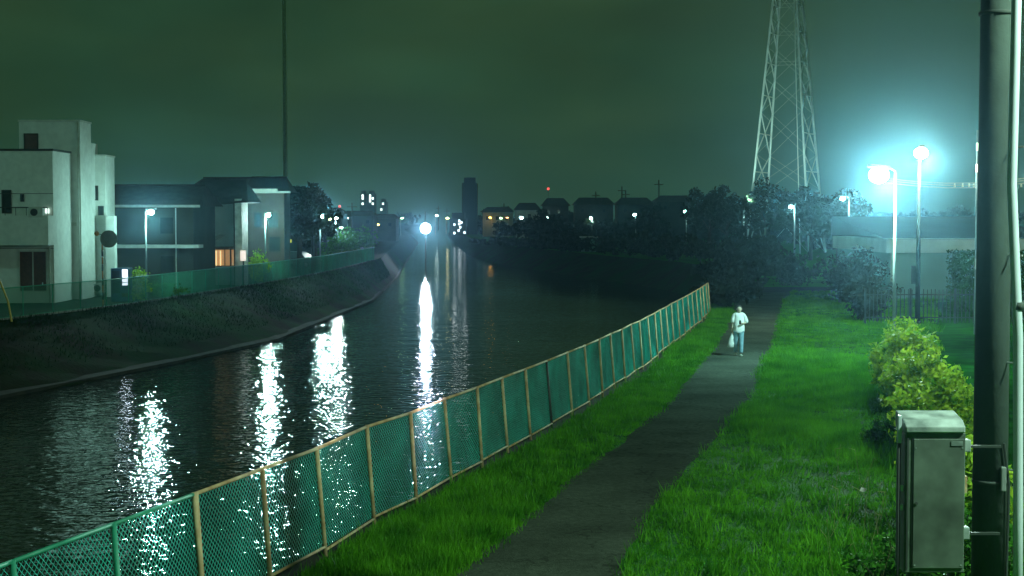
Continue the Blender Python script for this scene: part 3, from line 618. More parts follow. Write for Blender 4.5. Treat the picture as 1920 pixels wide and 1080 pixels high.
def window(t, px0, px1, py0, py1, Y, glass=None, name='window', frame=None, y=None):
    Yw = Y if y is None else y; x0, x1, z0, z1 = wx(px0, Y), wx(px1, Y), wz(py1, Y), wz(py0, Y)
    f = MB(); e = .06; f.box(x0-e, x0, Yw-.05, Yw-.003, z0-e, z1+e).box(x1, x1+e, Yw-.05, Yw-.003, z0-e, z1+e).box(x0, x1, Yw-.048, Yw-.003, z1, z1+e).box(x0, x1, Yw-.06, Yw-.003, z0-e, z0)
    xm = (x0+x1)/2
    if x1-x0 > .9: f.box(xm-.03, xm+.03, Yw-.04, Yw-.015, z0, z1)
    fo = f.build(name, frame or M_darkwall, t); MB().box(x0, x1, Yw-.014, Yw-.004, z0, z1).build('pane', glass or M_glass, fo); return fo

# white modern house
t = thing('white_house', (wx(100, 85), 84, 0), 'white flat roofed three storey house with stepped blocks at the far left', 'house')
def blk(px0, px1, Y0, Y1, ptop, m=M_white, name='wall_block', z0=0.0, zz=None):
    MB().box(wx(px0, Y0), wx(px1, Y0), Y0, Y1, z0, wz(ptop, Y0) if zz is None else zz).build(name, m, t)
blk(-130, 100, 82, 85.3, 283)                         # left block
blk(38, 152, 85.5, 87.7, 228, z0=0)                 # stair tower
blk(152.2, 172, 88.2, 89.6, 268)
blk(172.2, 198, 89, 91.1, 293)
blk(198, 214, 88.4, 88.95, 405, M_white, 'porch_pier')
tr = MB(); tr.box(wx(-130,82)-.05, wx(100,82)+.05, 81.93, 85.35, wz(283,82)+.003, wz(283,82)+.12); tr.build('parapet_cap', M_darkwall, t)
MB().box(wx(38,85.5)-.04, wx(152,85.5)+.04, 85.44, 87.75, wz(228,85.5)+.003, wz(228,85.5)+.1).build('parapet_cap', M_trim, t)
MB().box(wx(172,89), wx(198,89)+.05, 88.95, 91.15, wz(293,89)+.003, wz(293,89)+.1).build('parapet_cap', M_trim, t)
b = MB(); b.box(wx(-130,80.6), wx(90,80.6), 80.6, 81.99, wz(460,80.6), wz(455,80.6)); b.box(wx(-130,80.6), wx(90,80.6), 80.6, 80.72, wz(455,80.6), wz(404,80.6)); b.box(wx(90,80.6)-.12, wx(90,80.6), 80.72, 81.99, wz(455,80.6), wz(404,80.6)); b.build('balcony', M_white, t)
r_ = MB(); r_.tube((wx(-130,80.7), 80.66, wz(389,80.7)), (wx(89,80.7), 80.66, wz(389,80.7)), .03)
for k in range(12): x = wx(-130+k*20, 80.7); r_.tube((x, 80.66, wz(404,80.7)), (x, 80.66, wz(389,80.7)), .018, n=5)
r_.build('balcony_rail', M_darkwall, t)
window(t, 6, 20, 358, 398, 82); window(t, 49, 72, 252, 279, 85.5, M_brownd); window(t, -60, -25, 340, 395, 82)
window(t, 117, 127, 497, 519, 85.5); window(t, 158, 166, 490, 514, 88.2); window(t, 176, 183, 350, 374, 89); window(t, 186, 193, 388, 402, 89); window(t, 41, 44, 366, 376, 82)
dr = window(t, 36, 85, 472, 545, 82, M_brownd, 'door', M_trim); MB().box(wx(83,82)-.15, wx(83,82)-.1, 81.9, 81.94, 1.0, 1.15).build('handle', M_pipe, dr)
MB().box(wx(86,82), wx(93,82), 81.88, 81.94, wz(400,82), wz(391,82)).build('wall_light', em('wall_light', (.8,1,.9), 1.5), t)
for px, Y, a, b_ in ((104, 85.4, 283, 560), (148, 85.4, 228, 560), (170, 88.1, 400, 560), (92, 81.9, 461, 560)): MB().tube((wx(px,Y), Y-.03, 0), (wx(px,Y), Y-.03, wz(a,Y)), .045, n=8).build('downpipe', M_trim, t, True)

for px, py_, Y in ((70, 398, 80.9), (112, 540, 85.3), (186, 540, 88.8)):
    x, z = wx(px, Y), wz(py_, Y); ac = MB().box(x-.38, x+.38, Y-.32, Y-.02, z-.28, z+.28).build('air_conditioner', M_trim, t, bevel=.02)
    MB().tube((x-.08, Y-.34, z), (x-.08, Y-.325, z), .2, n=16).build('fan_grille', M_darkwall, ac)
for zz in (3.0, 6.0): MB().box(wx(-130,82), wx(100,82)+.004, 81.985, 81.997, zz, zz+.03).build('wall_joint', M_darkwall, t)
for px, py_ in ((120, 330), (140, 420)): MB().box(wx(px,85.5)-.12, wx(px,85.5)+.12, 85.42, 85.497, wz(py_,85.5)-.1, wz(py_,85.5)+.1).build('vent_hood', M_trim, t, bevel=.02)
GH = 'dark houses behind the left bank'
def house(px0, px1, Y, depth, eave, ridge, label, wall, over=.5, hip=1.5, trim=True, name='house'):
    x0, x1 = wx(px0, Y), wx(px1, Y); ze, zr = wz(eave, Y), wz(ridge, Y)
    t = thing(name, ((x0+x1)/2, Y, 0), label, 'house', GH)
    MB().box(x0, x1, Y, Y+depth, 0, ze).build('wall', wall, t)
    a = [(x0-over, Y-over, ze+.003), (x1+over, Y-over, ze+.003), (x1+over, Y+depth+over, ze+.003), (x0-over, Y+depth+over, ze+.003), (x0-over+hip, Y+depth/2, zr), (x1+over-hip, Y+depth/2, zr)]
    rf = MB().add(a, [(0,3,2,1),(0,1,5,4),(1,2,5),(2,3,4,5),(3,0,4)]).build('roof', M_tile, t)
    MB().tube(a[4], a[5], .1, n=6).build('ridge', M_tile, rf)
    if trim: MB().box(x0-over-.06, x1+over+.06, Y-over-.1, Y-over-.003, ze-.10, ze+.06).build('gutter', M_trim, t)
    return t
t = house(160, 362, 95, 7, 386, 346, 'long dark house with two pale horizontal bands beside the white house', M_darkwall, hip=.4)
MB().box(wx(214,95), wx(372,93.6), 93.6, 94.99, wz(465,94), wz(459,94)).build('porch_roof', M_trim, t)
window(t, 300, 325, 408, 438, 95)
window(t, 300, 325, 480, 510, 95)
MB().tube((wx(330,95), 94.9, 0), (wx(330,95), 94.9, wz(390,95)), .04).build('downpipe', M_trim, t)
# pale gabled house
Y = 104.0
t = thing('pale_house', (wx(410, Y), Y, 0), 'pale house with a striped awning, big dark roof and a lit entrance', 'house', GH)
MB().box(wx(365,Y), wx(443,Y), Y, Y+3.5, 0, wz(378,Y)).build('wall', M_pale, t)
MB().box(wx(444,Y), wx(457,Y), Y-.8, Y+1.6, 0, wz(373,Y)).build('side_wall', mat('lamplit_side_wall', (.6,.66,.58), .8), t)  # street lamp's light put into this wall's paler colour
x0, x1 = wx(358, Y), wx(466, Y); ze = wz(386, Y); zr = wz(338, Y)
a = [(x0-.3,Y-1.1,ze-.1),(x1+.2,Y-1.1,ze+.25),(x1+.2,Y+4.2,ze+.25),(x0-.3,Y+4.2,ze-.1),(x0+.3,Y+2,zr),(x1-.5,Y+2,zr+.05)]
MB().add(a, [(0,3,2,1),(0,1,5,4),(1,2,5),(2,3,4,5),(3,0,4)]).build('roof', M_tile, t)
MB().add([(wx(347,Y),Y-.5,wz(392,Y)),(wx(366,Y),Y-.5,wz(392,Y)),(wx(358,Y),Y-.5,wz(362,Y)),(wx(347,Y),Y+2,wz(392,Y)),(wx(366,Y),Y+2,wz(392,Y)),(wx(358,Y),Y+2,wz(362,Y))], [(0,1,2),(3,5,4),(0,2,5,3),(1,4,5,2),(0,3,4,1)]).build('gable', M_pale, t)
MB().box(wx(352,Y), wx(410,Y), Y-1.5, Y-1.4, wz(395,Y), wz(388,Y)).build('gutter', M_trim, t)
aw = MB()
for k in range(9):
    xa = wx(336+k*9, Y-1); aw.add([(xa, Y-1.9, wz(452,Y)), (xa+.14, Y-1.9, wz(452,Y)), (xa+.36, Y-.01, wz(441,Y)), (xa+.22, Y-.01, wz(441,Y)), (xa, Y-1.9, wz(452,Y)+.04), (xa+.14, Y-1.9, wz(452,Y)+.04), (xa+.36, Y-.01, wz(441,Y)+.04), (xa+.22, Y-.01, wz(441,Y)+.04)], [(4,5,6,7),(0,3,2,1),(0,1,5,4),(1,2,6,5),(2,3,7,6),(3,0,4,7)])
aw.build('awning', M_trim, t)
MB().box(wx(345,Y), wx(440,Y), Y-2.2, Y-.02, wz(466,Y), wz(462,Y)).build('porch_roof', M_brown, t)
for px in (348, 376, 441): MB().box(wx(px,Y), wx(px+2,Y), Y-2.1, Y-1.9, 0, wz(466,Y)).build('porch_post', M_darkwall, t)
window(t, 372, 400, 396, 436, Y); window(t, 402, 440, 468, 498, Y, M_cream, 'lit_door', M_brownd); window(t, 352, 372, 470, 505, Y, M_brownd)
MB().box(wx(404,Y), wx(406,Y), Y-.09, Y-.065, wz(498,Y), wz(470,Y)).box(wx(412,Y), wx(414,Y), Y-.09, Y-.065, wz(498,Y), wz(470,Y)).build('door_glow_strip', em('strip_glow', (1,.75,.35), 1.2), t)
MB().tube((wx(443.5,Y), Y-.9, 0), (wx(443.5,Y), Y-.9, wz(380,Y)), .04).build('downpipe', M_darkwall, t)
p = at(456, 478, 103); ln = thing('lit_sign_box', (p.x, 103, 0), 'small glowing pale sign box on a post beside the pale house', 'sign')
MB().box(p.x-.18, p.x+.18, 102.9, 103.1, p.z-.4, p.z+.3).build('panel', em('sign_glow', (1, .85, .75), 0.9), ln); MB().tube((p.x, 103, 0), (p.x, 103, p.z-.4), .05).build('post', M_poleD, ln)
# brown house
t = house(466, 533, 114, 3, 360, 332, 'brown walled house behind the second street lamp with a pale fascia', M_brown, hip=.5)
window(t, 478, 490, 400, 425, 114); window(t, 505, 520, 400, 425, 114); window(t, 505, 524, 445, 470, 114)
MB().box(wx(424,113), wx(522,113), 112.6, 112.72, wz(360,113), wz(354,113)).build('fascia', M_trim, t)
t = house(372, 470, 119, 6, 350, 332, 'large dark tiled roof house behind the pale house', M_darkwall, hip=.3, trim=False)
window(t, 400, 420, 352, 362, 119)
p = at(540, 452, 118); o = thing('yellow_sign', (p.x, 118, 0), 'small glowing yellow sign left of the utility pole above the parked car', 'sign')
MB().box(p.x-.25, p.x+.28, 117.9, 118, p.z-.12, p.z+.14).build('panel', em('yellow_glow', (1, .9, .15), .8), o); MB().tube((p.x, 118.05, 0), (p.x, 118.05, p.z), .04).build('post', M_poleD, o)

# further left bank houses and trees
tree((wx(560, 122), 122, 0), 8.2, 2.3, 3200, 'dark tree beside the brown house on the left bank', 'trees on the left bank')
tree((wx(585, 132), 134, 0), 6.4, 2.2, 2600, 'lower dark tree right of the brown house', 'trees on the left bank')
for i, (px, Y, r, h_) in enumerate(((648, 150, 1.5, 3.6), (662, 165, 1.6, 3.4), (680, 190, 1.9, 3.4), (622, 140, 1.2, 3.0))):
    bush((wx(px, Y), Y, 0), r, r, h_, 1800, .16, ['rounded roadside shrub after the lamp cluster', 'second roadside shrub toward the bend', 'farthest roadside shrub before the bend', 'nearest roadside shrub by the utility pole lamp'][i], 'shrubs on the left bank road', M_leafM)
for px, Y, H, lb in ((586, 126, 7.6, 'dark utility pole rising beside the left bank trees'), (660, 230, 7.0, 'thin utility pole before the lit tower blocks')):
    x = wx(px, Y); t = thing('utility_pole', (x, Y, 0), lb, 'utility pole'); MB().tube((x, Y, 0), (x, Y, H), .14, .1).build('pole', M_poleD, t, True); MB().box(x-.8, x+.8, Y-.05, Y+.05, H-.7, H-.6).build('crossarm', M_poleD, t)
for px0, px1, Y, ev, rg, lb in ((640, 700, 260, 405, 396, 'low far house left of the river bend'), (700, 742, 300, 410, 402, 'small far house at the river bend'), (590, 640, 210, 402, 390, 'far dark house behind the cluster of lamps')):
    h3 = house(px0, px1, Y, 8, ev, rg, lb, M_darkwall, hip=1, trim=False); window(h3, px0+8, px0+14, ev+8, ev+14, Y); window(h3, px1-14, px1-8, ev+8, ev+14, Y)

# vending machine
Y = 83.0; x0, x1 = wx(206, Y), wx(240, Y); t = thing('vending_machine', (x0, Y, 0), 'dark blue vending machine with a glowing white front by the left bank fence', 'vending machine')
zt = wz(503, Y)
MB().box(x0, x1, Y, Y+.8, .02, zt).build('body', mat('blue_enamel', (.03,.10,.22), .4), t, bevel=.03)
MB().box(x1-.36, x1-.06, Y-.03, Y-.002, zt-.95, zt-.06).build('display', em('vending_glow', (.75,.9,1), 2.2), t)
MB().box(x1-.36, x1-.06, Y-.05, Y-.032, zt-.55, zt-.51).box(x1-.36, x1-.06, Y-.05, Y-.032, zt-.8, zt-.77).build('shelf_bars', M_poleD, t)
MB().box(x1-.4, x1-.06, Y-.02, Y-.002, .3, .5).build('dispensing_slot', M_poleD, t)
MB().box(x0+.08, x0+.5, Y-.015, Y-.002, .5, zt-.15).build('side_panel', mat('navy_panel', (.015,.04,.09), .4), t)
l = bpy.data.lights.new('vending_light', 'AREA'); l.energy = 8; l.size = .3; l.color = (.7,.9,1); o = bpy.data.objects.new('vending_light', l); S.collection.objects.link(o); o.parent = t; o.location = (x1-.2-x0, -.1, zt-.5); o.rotation_euler = (R(-90), 0, 0)
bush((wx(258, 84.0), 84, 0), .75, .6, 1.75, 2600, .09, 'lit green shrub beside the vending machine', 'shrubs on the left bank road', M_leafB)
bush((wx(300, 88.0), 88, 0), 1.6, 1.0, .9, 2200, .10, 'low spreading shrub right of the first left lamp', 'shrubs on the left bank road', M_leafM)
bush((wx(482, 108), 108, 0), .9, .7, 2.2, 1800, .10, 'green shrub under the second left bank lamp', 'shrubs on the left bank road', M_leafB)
# round traffic mirror on a striped post
Y = 78.5; x = wx(191, Y); t = thing('traffic_mirror', (x, Y, 0), 'round traffic mirror seen from behind on an orange striped post before the white house', 'traffic mirror')
zc = wz(448, Y)
for k in range(9): MB().tube((x, Y, k*.38), (x, Y, k*.38+.375), .045, n=10).build('post_band', mat('orange_paint', (.55,.22,.05), .5) if k % 2 == 0 else M_poleD, t, True)
xm = wx(204, Y); MB().tube((xm, Y-.06, zc), (xm, Y+.04, zc), .44, .40, 24).build('mirror_back', mat('grey_green_plate', (.10,.14,.11), .4), t, True)
MB().tube((xm, Y-.08, zc), (xm, Y-.061, zc), .46, n=24).build('rim', mat('mirror_rim', (.16,.15,.09), .5), t, True)
MB().tube((x, Y, zc), (xm, Y+.05, zc), .03).build('arm', M_poleD, t)
xo = wx(181, Y); MB().ball((xo, Y, wz(438, Y)), .13, .1, .13).build('small_marker', mat('orange_paint', ()), t, True); MB().tube((x, Y, wz(440,Y)), (xo, Y, wz(438,Y)), .02).build('marker_arm', M_poleD, t)
# yellow guard at the far left
a = gp(20, 603); t = MB().path([(a.x+.05, a.y, 0), (a.x-.1, a.y, .9), (a.x-.4, a.y, 1.7), (a.x-.9, a.y+.1, 2.6)], .05).build('guy_wire_guard', mat('yellow_guard', (.6,.42,.05), .5)); tag(t, 'slanting yellow guard tube at the far left end of the fence', 'wire guard')

# ------------------------------------------------------------------ parked cars
def car(x, y, rot, label, col, group='cars parked on the left bank'):
    t = thing('parked_car', (x, y, 0), label, 'car', group); ox, oy = x, y
    prof = [(-2.0,.35),(-2.05,.75),(-1.9,.95),(-1.5,1.38),(-1.2,1.5),(.35,1.5),(.6,1.42),(1.15,1.0),(1.95,.85),(2.05,.6),(2.0,.35)]
    n = len(prof); vs = []
    for s_ in (-1, 1):
        for px, pz in prof: vs.append((ox+px, oy+s_*(.82 if pz < 1.05 else .68), pz))
    fs = [tuple(range(n-1, -1, -1)), tuple(range(n, 2*n))] + [(i, (i+1) % n, n+(i+1) % n, n+i) for i in range(n)]
    MB().add(vs, fs).build('body', mat('car_paint_'+col[0], col[1], .3, var=.05), t, bevel=.05)
    g = MB()
    for s_ in (-1, 1):
        yy = oy+s_*.765; g.add([(ox-1.5,yy,1.02),(ox+.95,yy,1.02),(ox+.5,yy-s_*.06,1.36),(ox-1.3,yy-s_*.06,1.36)], [(0,1,2,3)] if s_ < 0 else [(3,2,1,0)])
    g.build('side_windows', M_glass, t)
    for wx_ in (-1.25, 1.3):
        for s_ in (-1, 1):
            wh = MB().tube((ox+wx_, oy+s_*.66, .31), (ox+wx_, oy+s_*.85, .31), .31, n=16).build('wheel', M_tile, t, True); MB().tube((ox+wx_, oy+s_*.853, .31), (ox+wx_, oy+s_*.86, .31), .18, n=12).build('rim', M_trim, wh, True)
    for s_ in (-1, 1): MB().box(ox+1.98, ox+2.06, oy+s_*.6-.16, oy+s_*.6+.16, .62, .78).build('headlight', M_trim, t); MB().box(ox-2.08, ox-2.0, oy+s_*.62-.12, oy+s_*.62+.12, .7, .9).build('tail_light', mat('tail_red', (.3,.02,.02), .3), t)
    t.rotation_euler = (0, 0, rot); return t
car(wx(556, 140), 141, R(-22), 'pale car parked near the second left bank lamp under the yellow sign', ('pale', (.16,.19,.18)))
car(wx(633, 150), 152, R(75), 'silver car on the road under the cluster of lamps', ('silver', (.14,.17,.16)))
car(wx(662, 170), 172, R(80), 'darker car further along the left bank road', ('dark', (.12,.16,.15)))

# ------------------------------------------------------------------ far city
M_far = mat('far_building', (0.035, 0.05, 0.04), 0.9)
M_fwin = em('far_window_light', (0.85, 1.0, 0.9), 3.0)
def tower(px0, px1, ptop, Y, wins, label, group=None, m=None, em_=None, dots=.5, name='apartment_tower'):
    x0, x1 = wx(px0, Y), wx(px1, Y); t = thing(name, ((x0+x1)/2, Y, 0), label, 'building', group)
    MB().box(x0, x1, Y, Y+14, 0, wz(ptop, Y)).build('wall', m or M_far, t)
    MB().box(x0+.5, x1-.5, Y+3, Y+8, wz(ptop, Y)+.003, wz(ptop, Y)+1.6).build('roof_house', m or M_far, t)
    for px, py_ in wins:
        q = at(px, py_, Y); MB().box(q.x-dots, q.x+dots, Y-.12, Y-.01, q.z-dots*1.2, q.z+dots*1.2).build('lit_window', em_ or M_fwin, t)
    return t
tower(675, 686, 363, 820, [(680,367),(680,372),(680,382)], 'left far tower block with lit windows', 'far tower blocks')
tower(690, 702, 363, 840, [(694,367),(694,372),(694,377),(699,372),(699,382),(694,400)], 'right far tower block with lit windows', 'far tower blocks')
tower(712, 724, 378, 860, [(718,382),(715,393)], 'lowest far tower block right of the two lit ones', 'far tower blocks')
tower(866, 894, 343, 420, [], 'dark rectangular tower standing at the river bend', m=mat('dark_tower', (.05,.075,.06), .9), name='dark_tower')
t = tower(843, 874, 410, 400, [(861,414),(861,420),(863,426),(860,432),(852,421),(852,437),(871,436),(865,417)], 'low lit building at the foot of the dark tower', em_=em('lit_blue_win', (.8,.95,1), 4), dots=.22, name='lit_building')
for i, (px, py_, Y, H) in enumerate(((1028, 354, 500, 0),(637, 387, 500, 0))):
    q = at(px, py_, Y); t = thing('beacon_mast', (q.x, Y, 0), ['thin mast with a red light above the right bank roofs', 'thin mast with a red light above the left lamp cluster'][i], 'mast')
    MB().tube((q.x, Y, 0), (q.x, Y, q.z), .15, .08).build('mast', M_poleD, t); MB().ball(q, .45).build('beacon', em('red_beacon', (1,.12,.10), 1.6), t)
# right bank far houses
GF = 'dark houses beyond the right bank'
def rhouse(px0, px1, Y, ev, rg, label, wall=None, wins=()):
    x0, x1 = wx(px0, Y), wx(px1, Y); ze, zr = wz(ev, Y), wz(rg, Y); dp = 8
    t = thing('house', ((x0+x1)/2, Y, 0), label, 'house', GF)
    MB().box(x0, x1, Y, Y+dp, 0, ze).build('wall', wall or M_darkwall, t)
    a = [(x0-.5,Y-.5,ze+.003),(x1+.5,Y-.5,ze+.003),(x1+.5,Y+dp+.5,ze+.003),(x0-.5,Y+dp+.5,ze+.003),(x0+1,Y+dp/2,zr),(x1-1,Y+dp/2,zr)]
    MB().add(a, [(0,3,2,1),(0,1,5,4),(1,2,5),(2,3,4,5),(3,0,4)]).build('roof', M_tile, t)
    for px in wins: window(t, px, px+5, ev+8, ev+14, Y)
for a in ((905,962,372,398,388,'far low house right of the dark tower',M_pale,(912,930,948)), (966,1012,350,394,380,'far house behind the white and bluish lamps',M_pale,(972,990)), (1018,1066,340,386,371,'far house under the red beacon',M_darkwall,(1025,1045)),
          (1078,1150,330,384,370,'wide far house left of the river bend lamps',M_darkwall,(1090,1110,1130)), (1158,1225,300,384,370,'far house behind the lamp in the bend trees',M_darkwall,(1170,1200)), (1232,1300,290,378,366,'far house behind the fence end lamp',M_darkwall,(1245,1275))):
    rhouse(*a)
PLB = {797: 'far utility pole standing directly above the floodlight', 822: 'far utility pole just right of the floodlight beside a small white lamp', 838: 'far utility pole nearest the left side of the dark tower',
       945: 'far utility pole above the low house right of the dark tower', 953: 'slightly shorter far utility pole next to the one above the low house', 1117: 'far utility pole over the roof above the green hut', 1166: 'taller pole of the close pair over the right bank roofs',
       1173: 'shorter pole of the close pair over the right bank roofs', 1235: 'tallest lone far utility pole over the right bank roofs', 1213: 'low far utility pole left of the tallest lone one'}
for px, Y, H, lb in ((797,520,7,''),(822,540,9,''),(838,560,8,''),(945,400,8.5,''),(953,420,8,''),(1117,360,11,''),(1166,350,12,''),(1173,345,11,''),(1235,330,13,''),(1213,340,9,'')):
    x = wx(px, Y); t = thing('utility_pole', (x, Y, 0), PLB[px], 'utility pole', 'far utility poles'); MB().tube((x, Y, 0), (x, Y, H), .22, .16).build('pole', M_poleD, t); MB().box(x-1.0, x+1.0, Y-.1, Y+.1, H-1.1, H-.9).build('crossarm', M_poleD, t)
# the small hut
Y = 205; x0, x1 = wx(1090, Y), wx(1119, Y); t = thing('hut', (x0, Y, 0), 'small pale green hut on the far right bank', 'hut'); MB().box(x0, x1, Y, Y+2.5, 0, wz(446, Y)).build('wall', mat('hut_green', (.12,.28,.2), .8), t); MB().box(x0-.2, x1+.2, Y-.2, Y+2.7, wz(446, Y)+.003, wz(443, Y)).build('roof', M_trim, t); MB().box(x0+.5, x0+1.1, Y-.03, Y-.003, .05, 1.7).build('door', M_darkwall, t)

# woods beyond the banks (one mass each), and the trees one can tell apart
def wood(name, pts, n, size, label=None, m=M_leafD):
    V = []
    for (x0, y0, x1, y1, h0, h1, wid, k) in pts:
        L = math.hypot(x1-x0, y1-y0); nc = max(4, int(L/ (wid*0.5)))
        for c in range(nc):
            u = rng.uniform(); x = x0+(x1-x0)*u+rng.normal()*wid*.3; y = y0+(y1-y0)*u+rng.normal()*wid*.5; h = (h0+(h1-h0)*u)*rng.uniform(.65, 1.0)
            V.append(crown((x, y, h*.5), wid*.6, wid*.6, h*.52, int(k/nc), size, 14))
    o = fast_mesh(name, np.concatenate(V), 4, m); tag(o, kind='stuff'); return o
wood('far_woods', [(-300, 900, -60, 950, 9, 9, 16, 9000), (-40, 950, 300, 900, 8, 12, 16, 9000)], 0, 1.6)
wood('bank_thicket', [(-4, 262, 8, 215, 1.5, 1.7, 3.5, 7000), (8, 215, 22, 150, 3.4, 3.2, 4.5, 12000), (22, 150, 16.5, 104, 3.2, 2.6, 3.5, 9000), (16.5, 104, 11, 80, 2.4, 1.2, 2, 4000)], 0, .28)
wood('skyline_woods', [(-12, 430, 60, 400, 6.5, 11, 9, 9000), (60, 400, 82, 370, 11, 11.5, 10, 4000)], 0, .9)
wood('back_thicket', [(2, 300, 40, 250, 6.0, 6.5, 8, 12000), (40, 250, 50, 215, 6, 5, 8, 8000)], 0, .5)
GT = 'trees of the right bank'
for px, Y, H, r, lb in ((1225,240,6.4,3.4,'tree left of the fence end lamp'), (1330,205,9.0,3.8,'round topped tree left of the pylon rising above the roofline'), (1362,185,8.6,3.4,'tree just left of the small lamp beyond the person'), (1440,175,8.9,3.6,'tree under the left pylon leg'),
                        (1520,165,8.4,3.6,'tree under the right pylon leg'), (1572,150,7.8,3.2,'tree right of the pylon foot'), (1632,100,4.4,1.5,'dark tree left of the low white building'), (1420,120,3.2,2.0,'low dark tree beyond the end of the path')):
    tree((wx(px, Y), Y, 0), H, r, 3000, lb, GT, M_leafD, .26)
bush((wx(1600, 80), 80, 0), 2.2, 2.0, 3.0, 3000, .14, 'big dark shrub at the far right edge of the grass', GB, M_leafD)
bush((wx(1630, 68), 68, 0), 1.4, 1.8, 2.6, 2600, .12, 'dark shrub left of the picket fence', GB, M_leafD)
bush((wx(1500, 100), 103, 0), 2.2, 1.5, 2.2, 2600, .14, 'dark shrub beyond the cross road', GB, M_leafD)

# low white building at the right
Y = 86.0; x0 = wx(1670, Y); x1 = wx(1990, Y)
t = thing('warehouse', (x0, Y, 0), 'low building with a white fascia band and broad dark roof behind the picket fence', 'building')
MB().box(x0, x1, Y, Y+14, 0, wz(474, Y)).build('wall', mat('teal_grey_wall', (.30,.46,.40), .85, var=.12, scale=.5), t)
MB().box(x0-.3, x1, Y-.35, Y+14, wz(474, Y)+.003, wz(448, Y)).build('fascia', mat('white_fascia', (.80,.84,.78), .8, var=.12, scale=.8), t)
MB().add([(x0-.4,Y-.5,wz(446,Y)),(x1,Y-.5,wz(446,Y)),(x1,Y+14,wz(412,Y)+.2),(x0-.4,Y+14,wz(412,Y)+.2),(x0-.4,Y+14,wz(446,Y)),(x1,Y+14,wz(446,Y))], [(0,1,2,3),(0,3,4),(1,5,2),(0,4,5,1),(3,2,5,4)]).build('roof', mat('grey_sheet_roof', (.05,.07,.065), .7, var=.2, scale=.3), t)
MB().box(x0+.02, x0+.25, Y-.12, Y-.003, 0, wz(474, Y)).build('corner_post', M_white, t)
window(t, 1712, 1722, 500, 530, Y)
# picket fence
Y = 66.0; a = wx(1625, Y); b = wx(1960, Y); t = thing('picket_fence', (a, Y, 0), 'dark iron picket fence in front of the low white building', 'fence')
pk = MB(); x = a; ztp = wz(543, Y)
while x < b: pk.box(x, x+.03, Y, Y+.03, .05, ztp+random.uniform(-.01,.03)); x += .17
tag(pk.build('pickets', mat('dark_iron', (.03,.05,.05), .6), t))
rr = MB().box(a, b, Y+.031, Y+.06, ztp-.25, ztp-.2).box(a, b, Y+.031, Y+.06, .25, .3).build('rails', mat('dark_iron', ()), t)
for k in range(5): MB().box(a+k*2-.04, a+k*2+.04, Y+.06, Y+.14, 0, ztp+.05).build('post', mat('dark_iron', ()), t)
# clipped hedge
Y = 74.0; hx0, hx1 = wx(1788, Y), wx(1960, Y); n = 9000; hh = wz(470, Y)
P = np.stack([rng.uniform(hx0, hx1, n), Y + rng.uniform(0, 1.2, n)**1.0, rng.uniform(0.05, hh, n)], 1); P[:n//2, 1] = Y+rng.uniform(0, .15, n//2)
t = thing('hedge', (hx0, Y, 0), 'tall clipped green hedge at the right end of the low white building', 'hedge')
fast_mesh('foliage', leaf_quads(P, np.full(n, .11)), 4, leafmat('hedge_leaves', (0.03,.13,.015), (.012,.06,.008), 1.0), t)
st = MB()
for k in range(8): x = hx0+.3+k*(hx1-hx0-.6)/7; st.tube((x, Y+.6, 0), (x, Y+.6, hh*.8), .04, .02, 6)
st.build('stems', M_bark, t)
# thin pole and overhead line on the right
Y = 60.0; x = wx(1831, Y); t = thing('utility_pole', (x, Y, 0), 'thin steel pole with two fittings glowing as glints just left of the thick dark pole', 'utility pole')
MB().tube((x, Y, 0), (x, Y, 8.2), .05, .04).build('pole', M_pole, t, True)
for py_, c in ((275, (.9,1,.6)), (315, (1,.8,.4))): z = wz(py_, Y); MB().box(x-.06, x+.05, Y-.12, Y-.055, z-.16, z+.14).build('glint_fitting', em('glint_fitting_%d' % py_, c, 1.6), t)  # glow stands in for reflected glints on small hardware, no lamps
MB().box(x-.05, x+.05, Y-.1, Y-.051, wz(505,Y), wz(485,Y)).build('plate', M_white, t)
t = thing('overhead_line', (wx(1750, 70), 70, 0), 'bundle of overhead cables with insulators crossing at the right', 'power line')
cb = MB()
for k, dz in enumerate((0, .12, .22)):
    pts = [(wx(1640, 78)+u*(wx(2050, 62)-wx(1640, 78)), 78-16*u, wz(346, 70)+dz-.5*math.sin(math.pi*u)+.35) for u in np.linspace(0, 1, 9)]
    cb.path(pts, .02, 5)
cb.build('cable', M_pole, t)
for px in (1790, 1805, 1817, 1826, 1915): q = at(px, 346, 70); MB().tube((q.x, 70, q.z-.12), (q.x, 70, q.z+.06), .05, .03).build('insulator', M_trim, t, True)

# ------------------------------------------------------------------ the walking person
pp = gp(1385, 668); PX, PYv = pp.x, pp.y
def skin(name, nodes, edges, m, parent, sub=2):
    me = bpy.data.meshes.new(name); me.from_pydata([n_[0] for n_ in nodes], edges, []); me.materials.append(m)
    o = bpy.data.objects.new(name, me); S.collection.objects.link(o); o.parent = parent
    md = o.modifiers.new('skin', 'SKIN'); md.use_smooth_shade = True
    sv = me.skin_vertices[0].data
    for i, n_ in enumerate(nodes):
        r = n_[1]; sv[i].radius = r if isinstance(r, tuple) else (r, r); sv[i].use_root = (i == 0)
    s = o.modifiers.new('sub', 'SUBSURF'); s.levels = sub; s.render_levels = sub
    return o
M_skin = mat('skin', (.55,.42,.32), .6, var=.06); M_tee = mat('white_cotton', (.78,.80,.78), .9, var=.07, scale=9, bump=.3, bscale=12)
M_jean = mat('faded_jeans', (.22,.38,.46), .9, var=.25, scale=7, bump=.2); M_hair = mat('dark_hair', (.02,.018,.014), .6); M_shoe = mat('pale_shoes', (.45,.5,.42), .7)
t = thing('person', (PX, PYv, 0), 'person in a white t-shirt and faded jeans walking on the path with a white bag', 'person')
